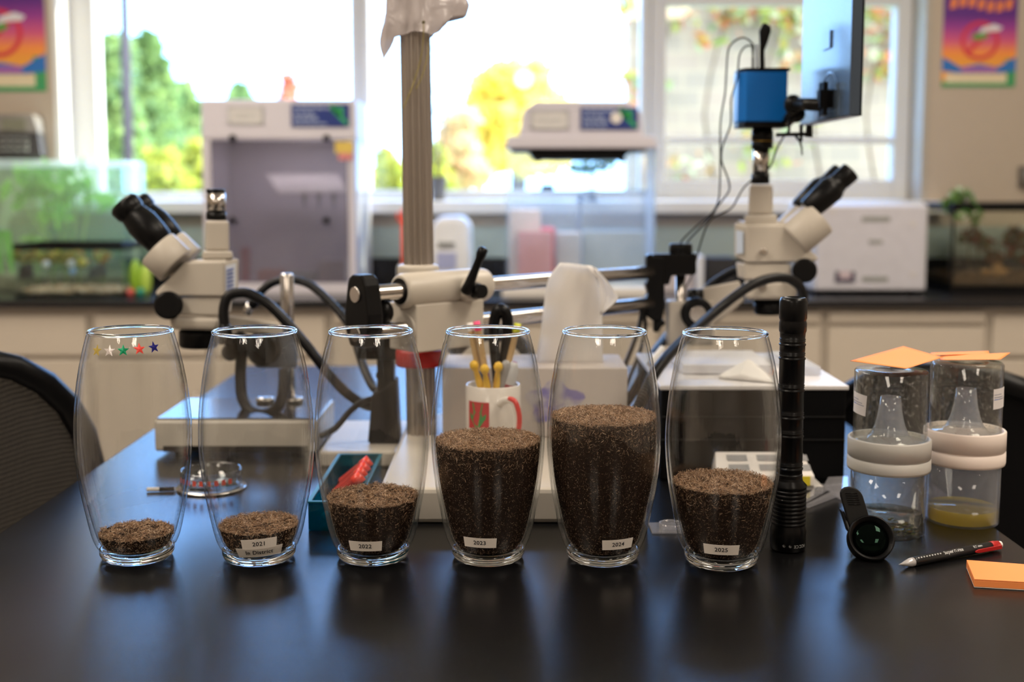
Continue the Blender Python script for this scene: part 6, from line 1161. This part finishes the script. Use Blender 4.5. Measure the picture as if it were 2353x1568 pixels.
b = MB(); b.box((p0.x - .001, Y0_ - .001, T + hT), (xr + .001, Y0_ + .003, T + hT + .0015)); b.box((p0.x - .001, Y0_ + .003, T + hT), (p0.x + .003, Y1_, T + hT + .0015)); b.box((xr - .003, Y0_ + .003, T + hT), (xr + .001, Y1_, T + hT + .0015)); b.box((p0.x + .003, Y1_ - .003, T + hT), (xr - .003, Y1_ + .001, T + hT + .0015)); part(t, 'rim', b, M((.01, .12, .17), .35, name='teal_rim'))
for k in range(7):
    rr = random.Random(k + 5); y_ = Y0_ + .02 + .024 * k; red = k in (2, 3, 4, 5); b = MB(); a0_ = Vector((p0.x + .010, y_, T + .009 + .003 * (k % 2))); a1_ = Vector((xr - .006, y_ + .008, T + (.040 if red else .012)))
    b.turned(a0_, a1_, [(0, .0025), (.12, .0055), (.75, .0055), (.76, .0064), (1, .0064)], 14, mis=[0, 0, 1, 1]); mats = [M((.55, .06, .05), .3, name='red_tube'), M((.8, .05, .03), .3, name='red_cap')] if red else [M((.03, .35, .5), .3, name='teal_tube'), M((.02, .25, .4), .3, name='blue_cap')]
    single('capped_tube', b, mats, ('red capped tube' if red else 'teal capped tube') + ' lying in the teal box, ' + ('front one', 'second from the front', 'third from the front', 'fourth from the front', 'third from the back', 'second from the back', 'rearmost one')[k], 'tube', 'capped tubes in the teal box')
# ---- glass dish with chrome base, behind the first two vases
c = on(468, 1141, T); cc_ = Vector((c.x + .0, c.y + .036, T)); 
t = thing('glass_dish', cc_, 'low round glass dish with red print on a metal ring behind the two left vases', 'dish')
b = MB(); b.lathe([(.020, .0003), (.040, .0003), (.041, .0015), (.040, .003), (.020, .003), (.020, .0003)], 48, Matrix.Translation(cc_)); part(t, 'metal_ring', b, CHROME)
b = MB(); b.lathe([(.0001, .0034), (.034, .0034), (.0355, .006), (.0355, .022), (.034, .024), (.0325, .022), (.0325, .007), (.0001, .005)], 48, Matrix.Translation(cc_)); part(t, 'dish', b, thin('dish_glass', (.9, .93, .95), 1.6, edge=(.5, .5, .5)))
b = MB()
for k in range(9): a = -1.1 + .24 * k; P = lambda a_, z: cc_ + Vector((.0357 * math.sin(a_), -.0357 * math.cos(a_), z)); b.add([P(a, .011), P(a + .13, .011), P(a + .13, .017), P(a, .017)], [(0, 1, 2, 3)])
part(t, 'red_print', b, M((.6, .08, .05), .5, name='red_ink'), fix=False)
b = MB(); q0, q1 = on(338, 1131, T), on(402, 1130, T); q0.z = q1.z = T + .003; b.turned(q0, q1, [(0, .0024), (.45, .0024), (.451, .0027), (1, .0027)], 14, mis=[0, 1, 1]); single('short_probe', b, [WHITE, BLACK], 'short black rod with a white end lying behind the leftmost vase', 'rod')
# ---- black case on the right with white boxes on it
ZB = at(CX, 893, 1.39).z; xa, xb = at(1519, 1000, 1.39).x, at(1943, 1000, 1.39).x
t = thing('black_case', ((xa + xb) / 2, 1.52, T), 'large plain black case standing behind the rightmost vase and the flashlight', 'case')
b = MB(); b.box((xa, 1.39, T + .0003), (xb, 1.66, ZB - .002)); part(t, 'body', b, M((.003, .003, .0035), .6, spec=.08, name='case_black'), .003)
b = MB(); b.box((xa + .001, 1.3885, T + .05), (xb - .001, 1.3905, T + .0515)); b.box((xa + .001, 1.3885, T + .078), (xb - .001, 1.3905, T + .0795)); part(t, 'seam', b, RUBBER)
b = MB(); b.box((xa - .002, 1.388, ZB - .0018), (xb + .002, 1.665, ZB + .0035)); part(t, 'pale_top', b, M((.68, .66, .66), .3, name='pale_top_sheet'), .001, label='pale sheet covering the top')
def bx(px0, px1, Y0, Y1, z0, py, mat, label, nm='white_box', cat='box'):
    x0_, x1_ = at(px0, 900, Y0).x, at(px1, 900, Y0).x; b = MB(); b.box((x0_, Y0, z0), (x1_, Y1, at(CX, py, Y0).z)); return single(nm, b, mat, label, cat, bevel=.002)
bx(1568, 1776, 1.47, 1.60, ZB + .004, 838, M((.66, .66, .70), .4, name='lid_white'), 'flat whitish carton on the black case, seen through the rightmost vase')
bx(1822, 1886, 1.46, 1.60, ZB + .004, 843, thin('frosted_box', (.85, .88, .92), 1., haze=.5, hazecol=(.80, .80, .84)), 'small frosted plastic box on the black case, right of the flashlight', 'plastic_box')
b = MB(); p_ = [on(1660, 862, ZB + .006), on(1735, 842, ZB + .03), on(1778, 880, ZB + .006), on(1700, 884, ZB + .005)]; vs = [Vector((q.x, min(max(q.y, 1.41), 1.455), q.z)) for q in p_]; b.hull([(x, y, z) for x, y, z in ((at(1640, 875, 1.42).x, 1.44, ZB + .004), (at(1775, 875, 1.42).x, 1.40, ZB + .004), (at(1790, 875, 1.42).x, 1.45, ZB + .004), (at(1730, 875, 1.42).x, 1.452, ZB + .028), (at(1700, 875, 1.42).x, 1.42, ZB + .012), (at(1768, 875, 1.42).x, 1.42, ZB + .010))]); single('crumpled_wrap', b, M((.72, .70, .68), .35, bump=.8, bscale=60, name='wrap'), 'crumpled whitish plastic wrap in front of the carton on the black case', 'wrapper', bevel=.003)
# ---- white booklets with yellow tab
xa, xb = at(1640, 1085, 1.345).x, at(1893, 1085, 1.345).x
b = MB(); b.box((xa, 1.345, T + .0003), (xb, 1.384, T + .0055)); single('lower_booklet', b, M((.62, .60, .57), .5, name='booklet_low'), 'lower of two white boxes of labels before the black case', 'label box', bevel=.001)
t = thing('upper_booklet', ((xa + xb) / 2, 1.36, T + .006), 'upper white pack with a printed grid and a yellow strip, before the black case', 'label box')
zA, zB_ = T + .006, at(CX, 1040, 1.38).z
b = MB(); xu0, xu1 = xa + .002, at(1872, 1085, 1.345).x; b.hull([(xu0, 1.343, zA), (xu1, 1.343, zA), (xu0, 1.384, zA), (xu1, 1.384, zA), (xu0 + .001, 1.345, zA + .012), (xu1, 1.345, zA + .012), (xu0 + .006, 1.384, zB_), (xu1 - .006, 1.384, zB_)]); part(t, 'pack', b, M((.78, .74, .71), .5, name='pack_white'), .001)
b = MB()
for k in range(3):
    for j in range(2):
        x_ = xu0 + .018 + .036 * k; f0, f1 = .2 + .4 * j, .45 + .4 * j; A = Vector((0, 1.345, zA + .012)); B = Vector((0, 1.384, zB_)); nn_ = Vector((0, -.0006, .0006)); q = A.lerp(B, f0); w_ = A.lerp(B, f1); b.add([(x_, q.y, q.z) + nn_ if False else Vector((x_, q.y, q.z)) + nn_, Vector((x_ + .024, q.y, q.z)) + nn_, Vector((x_ + .024, w_.y, w_.z)) + nn_, Vector((x_, w_.y, w_.z)) + nn_], [(0, 1, 2, 3)])
part(t, 'grid_print', b, M((.30, .30, .31), .6, name='print_grey'), fix=False)
b = MB(); b.box((at(1822, 1085, 1.343).x, 1.3415, zA + .001), (at(1862, 1085, 1.343).x, 1.3428, zA + .012)); part(t, 'yellow_strip', b, M((.75, .62, .03), .5, name='yellow_strip'))
b = MB(); b.box((at(1668, 1085, 1.343).x, 1.3415, zA + .002), (at(1705, 1085, 1.343).x, 1.3428, zA + .008)); part(t, 'red_strip', b, M((.65, .06, .06), .5, name='red_strip'))
# ---- clear plastic pieces
CPL = thin('clear_scrap', (.88, .89, .92), 1.8, edge=(.6, .6, .65), haze=.25, hazecol=(.75, .74, .78))
def strip(x0_, y0_, x1_, y1_, w0, w1, label, z=T + .003):
    a, e = on(x0_, y0_, z), on(x1_, y1_, z); d = (e - a).normalized(); s_ = Vector((-d.y, d.x, 0)); b = MB(); b.hull([a + s_ * w0 + Vector((0, 0, k)) for k in (-.002, .002)] + [a - s_ * w0 + Vector((0, 0, k)) for k in (-.002, .002)] + [e + s_ * w1 + Vector((0, 0, k)) for k in (-.002, .002)] + [e - s_ * w1 + Vector((0, 0, k)) for k in (-.002, .002)]); single('plastic_tube', b, CPL, label, 'plastic tube', 'clear plastic tubes right of the flashlight')
strip(1844, 1152, 1898, 1118, .003, .006, 'clear plastic tube right of the flashlight, rear of two'); strip(1856, 1163, 1922, 1134, .0015, .005, 'clear tapering plastic tube right of the flashlight, front of two')
b = MB(); p_ = [on(1903, 1096, T + .010), on(1950, 1094, T + .010), on(1952, 1150, T + .004), on(1925, 1140, T + .004), on(1893, 1115, T + .004)]; b.hull(p_ + [Vector((q.x, q.y, T + .0005)) for q in p_]); single('plastic_tray', b, CPL, 'clear crumpled plastic tray left of the left rearing jar', 'plastic tray', bevel=.001)
c = on(1540, 1222, T); c = Vector((c.x + .002, c.y + .008, T)); t = thing('clear_dish', c, 'small square clear plastic dish between the fifth and sixth vases', 'dish')
b = MB(); b.box((c.x - .022, c.y - .018, T + .0003), (c.x + .022, c.y + .018, T + .0022)); part(t, 'plate', b, CPL, .002)
b = MB(); b.lathe([(.010, .0022), (.010, .007), (.0125, .007), (.0125, .0022)], 32, Matrix.Translation(c)); part(t, 'cup_ring', b, CPL)

# ================================================================ CHAIRS
m, tt, pr = _m('chair_mesh'); N, L = tt.nodes, tt.links; g_ = N.new('ShaderNodeTexCoord'); ck = N.new('ShaderNodeTexChecker'); ck.inputs['Scale'].default_value = 420; L.new(g_.outputs['Object'], ck.inputs['Vector']); tr = N.new('ShaderNodeBsdfTransparent'); ms = N.new('ShaderNodeMixShader'); mth = N.new('ShaderNodeMath'); mth.operation = 'MULTIPLY'; mth.inputs[1].default_value = .10; L.new(ck.outputs['Fac'], mth.inputs[0]); L.new(mth.outputs[0], ms.inputs[0]); L.new(pr.outputs[0], ms.inputs[1]); L.new(tr.outputs[0], ms.inputs[2]); L.new(ms.outputs[0], N['Material Output'].inputs[0]); pr.inputs['Base Color'].default_value = (.010, .010, .011, 1); pr.inputs['Roughness'].default_value = .8
CMESH = m
def chair(cen, yaw, top_z, w, label, lean=.12, back=None):
    t = thing('office_chair', (cen[0], cen[1], 0), label, 'chair', 'black mesh office chairs round the table'); X = Matrix.Translation((cen[0], cen[1], 0)) @ Matrix.Rotation(yaw, 4, 'Z')
    h = .52; n = 28; out = []
    for k in range(n):
        a = 2 * math.pi * k / n; sx_, sz_ = math.cos(a), math.sin(a); ex = 2.6
        x = w / 2 * (abs(sx_) ** (2 / ex)) * (1 if sx_ > 0 else -1) * (1.0 if sz_ < 0 else .92); z = top_z - h / 2 + h / 2 * (abs(sz_) ** (2 / ex)) * (1 if sz_ > 0 else -1)
        out.append(Vector((x, .10 + lean * ((z - top_z + h) / h) + .06 * (1 - (x / (w / 2)) ** 2), z)))
    b = MB(); pts = out + [out[0]]; b.tube([X @ p for p in pts], .017, 10); part(t, 'back_frame', b, BLACK)
    b = MB(); g = 10
    grid = []
    for i in range(g + 1):
        for j in range(g + 1):
            u, v = -1 + 2 * i / g, -1 + 2 * j / g; x = u * math.sqrt(max(0, 1 - v * v / 2)) * w / 2 * .99; z = top_z - h / 2 + v * math.sqrt(max(0, 1 - u * u / 2)) * h / 2 * .99; grid.append(X @ Vector((x, .10 + lean * ((z - top_z + h) / h) + .06 * (1 - (x / (w / 2)) ** 2), z)))
    b.add(grid, [(i * (g + 1) + j, (i + 1) * (g + 1) + j, (i + 1) * (g + 1) + j + 1, i * (g + 1) + j + 1) for i in range(g) for j in range(g)], smooth=True); part(t, 'mesh_back', b, back or CMESH)
    b = MB(); b.tube([X @ Vector(p) for p in ((0, -.05, .40), (0, .14, .42), (0, .20, .52), (0, .21, top_z - .2))], [.025, .03, .025, .02], 10, sub=2); part(t, 'back_stem', b, BLACK)
    b = MB(); b.hull([X @ Vector((x, y, z)) for x, y in ((-.22, -.38), (.22, -.38), (-.24, .06), (.24, .06), (-.15, .12), (.15, .12)) for z in (.42, .49)]); part(t, 'seat', b, M((.012, .013, .018), .85, name='seat_fabric'), .03, segs=3)
    for s_ in (-1, 1): b = MB(); b.tube([X @ Vector(p) for p in ((s_ * .20, -.1, .42), (s_ * .29, -.1, .45), (s_ * .29, -.1, .62), (s_ * .29, -.1, .66))], .014, 8, sub=1); b.hull([X @ Vector((s_ * .29 + x, y, z)) for x in (-.035, .035) for y in (-.25, .02) for z in (.66, .69)]); part(t, 'armrest', b, BLACK)
    b = MB(); b.cyl((cen[0], cen[1], .09), (cen[0], cen[1], .42), .025); part(t, 'gas_column', b, BLACK)
    for k in range(5):
        a = yaw + 2 * math.pi * k / 5 + .3; e = Vector((cen[0] + .28 * math.cos(a), cen[1] + .28 * math.sin(a), .085)); b = MB(); b.tube([(cen[0], cen[1], .12), e], [.025, .014], 8); f_ = part(t, 'foot', b, BLACK)
        b = MB(); b.cyl(e + Vector((-.02, 0, -.057)), e + Vector((.02, 0, -.057)), .028, seg=16); part(f_, 'caster', b, RUBBER)
    return t
chair((-.84, 1.66), R(205), 1.06, .46, 'black mesh office chair at the left edge of the table, seen through the leftmost vase')
chair((.80, 2.00), R(150), .985, .48, 'black mesh office chair at the right of the table, behind the rearing jars', back=M((.005, .005, .006), .7, spec=.1, name='black_chair_fabric'))
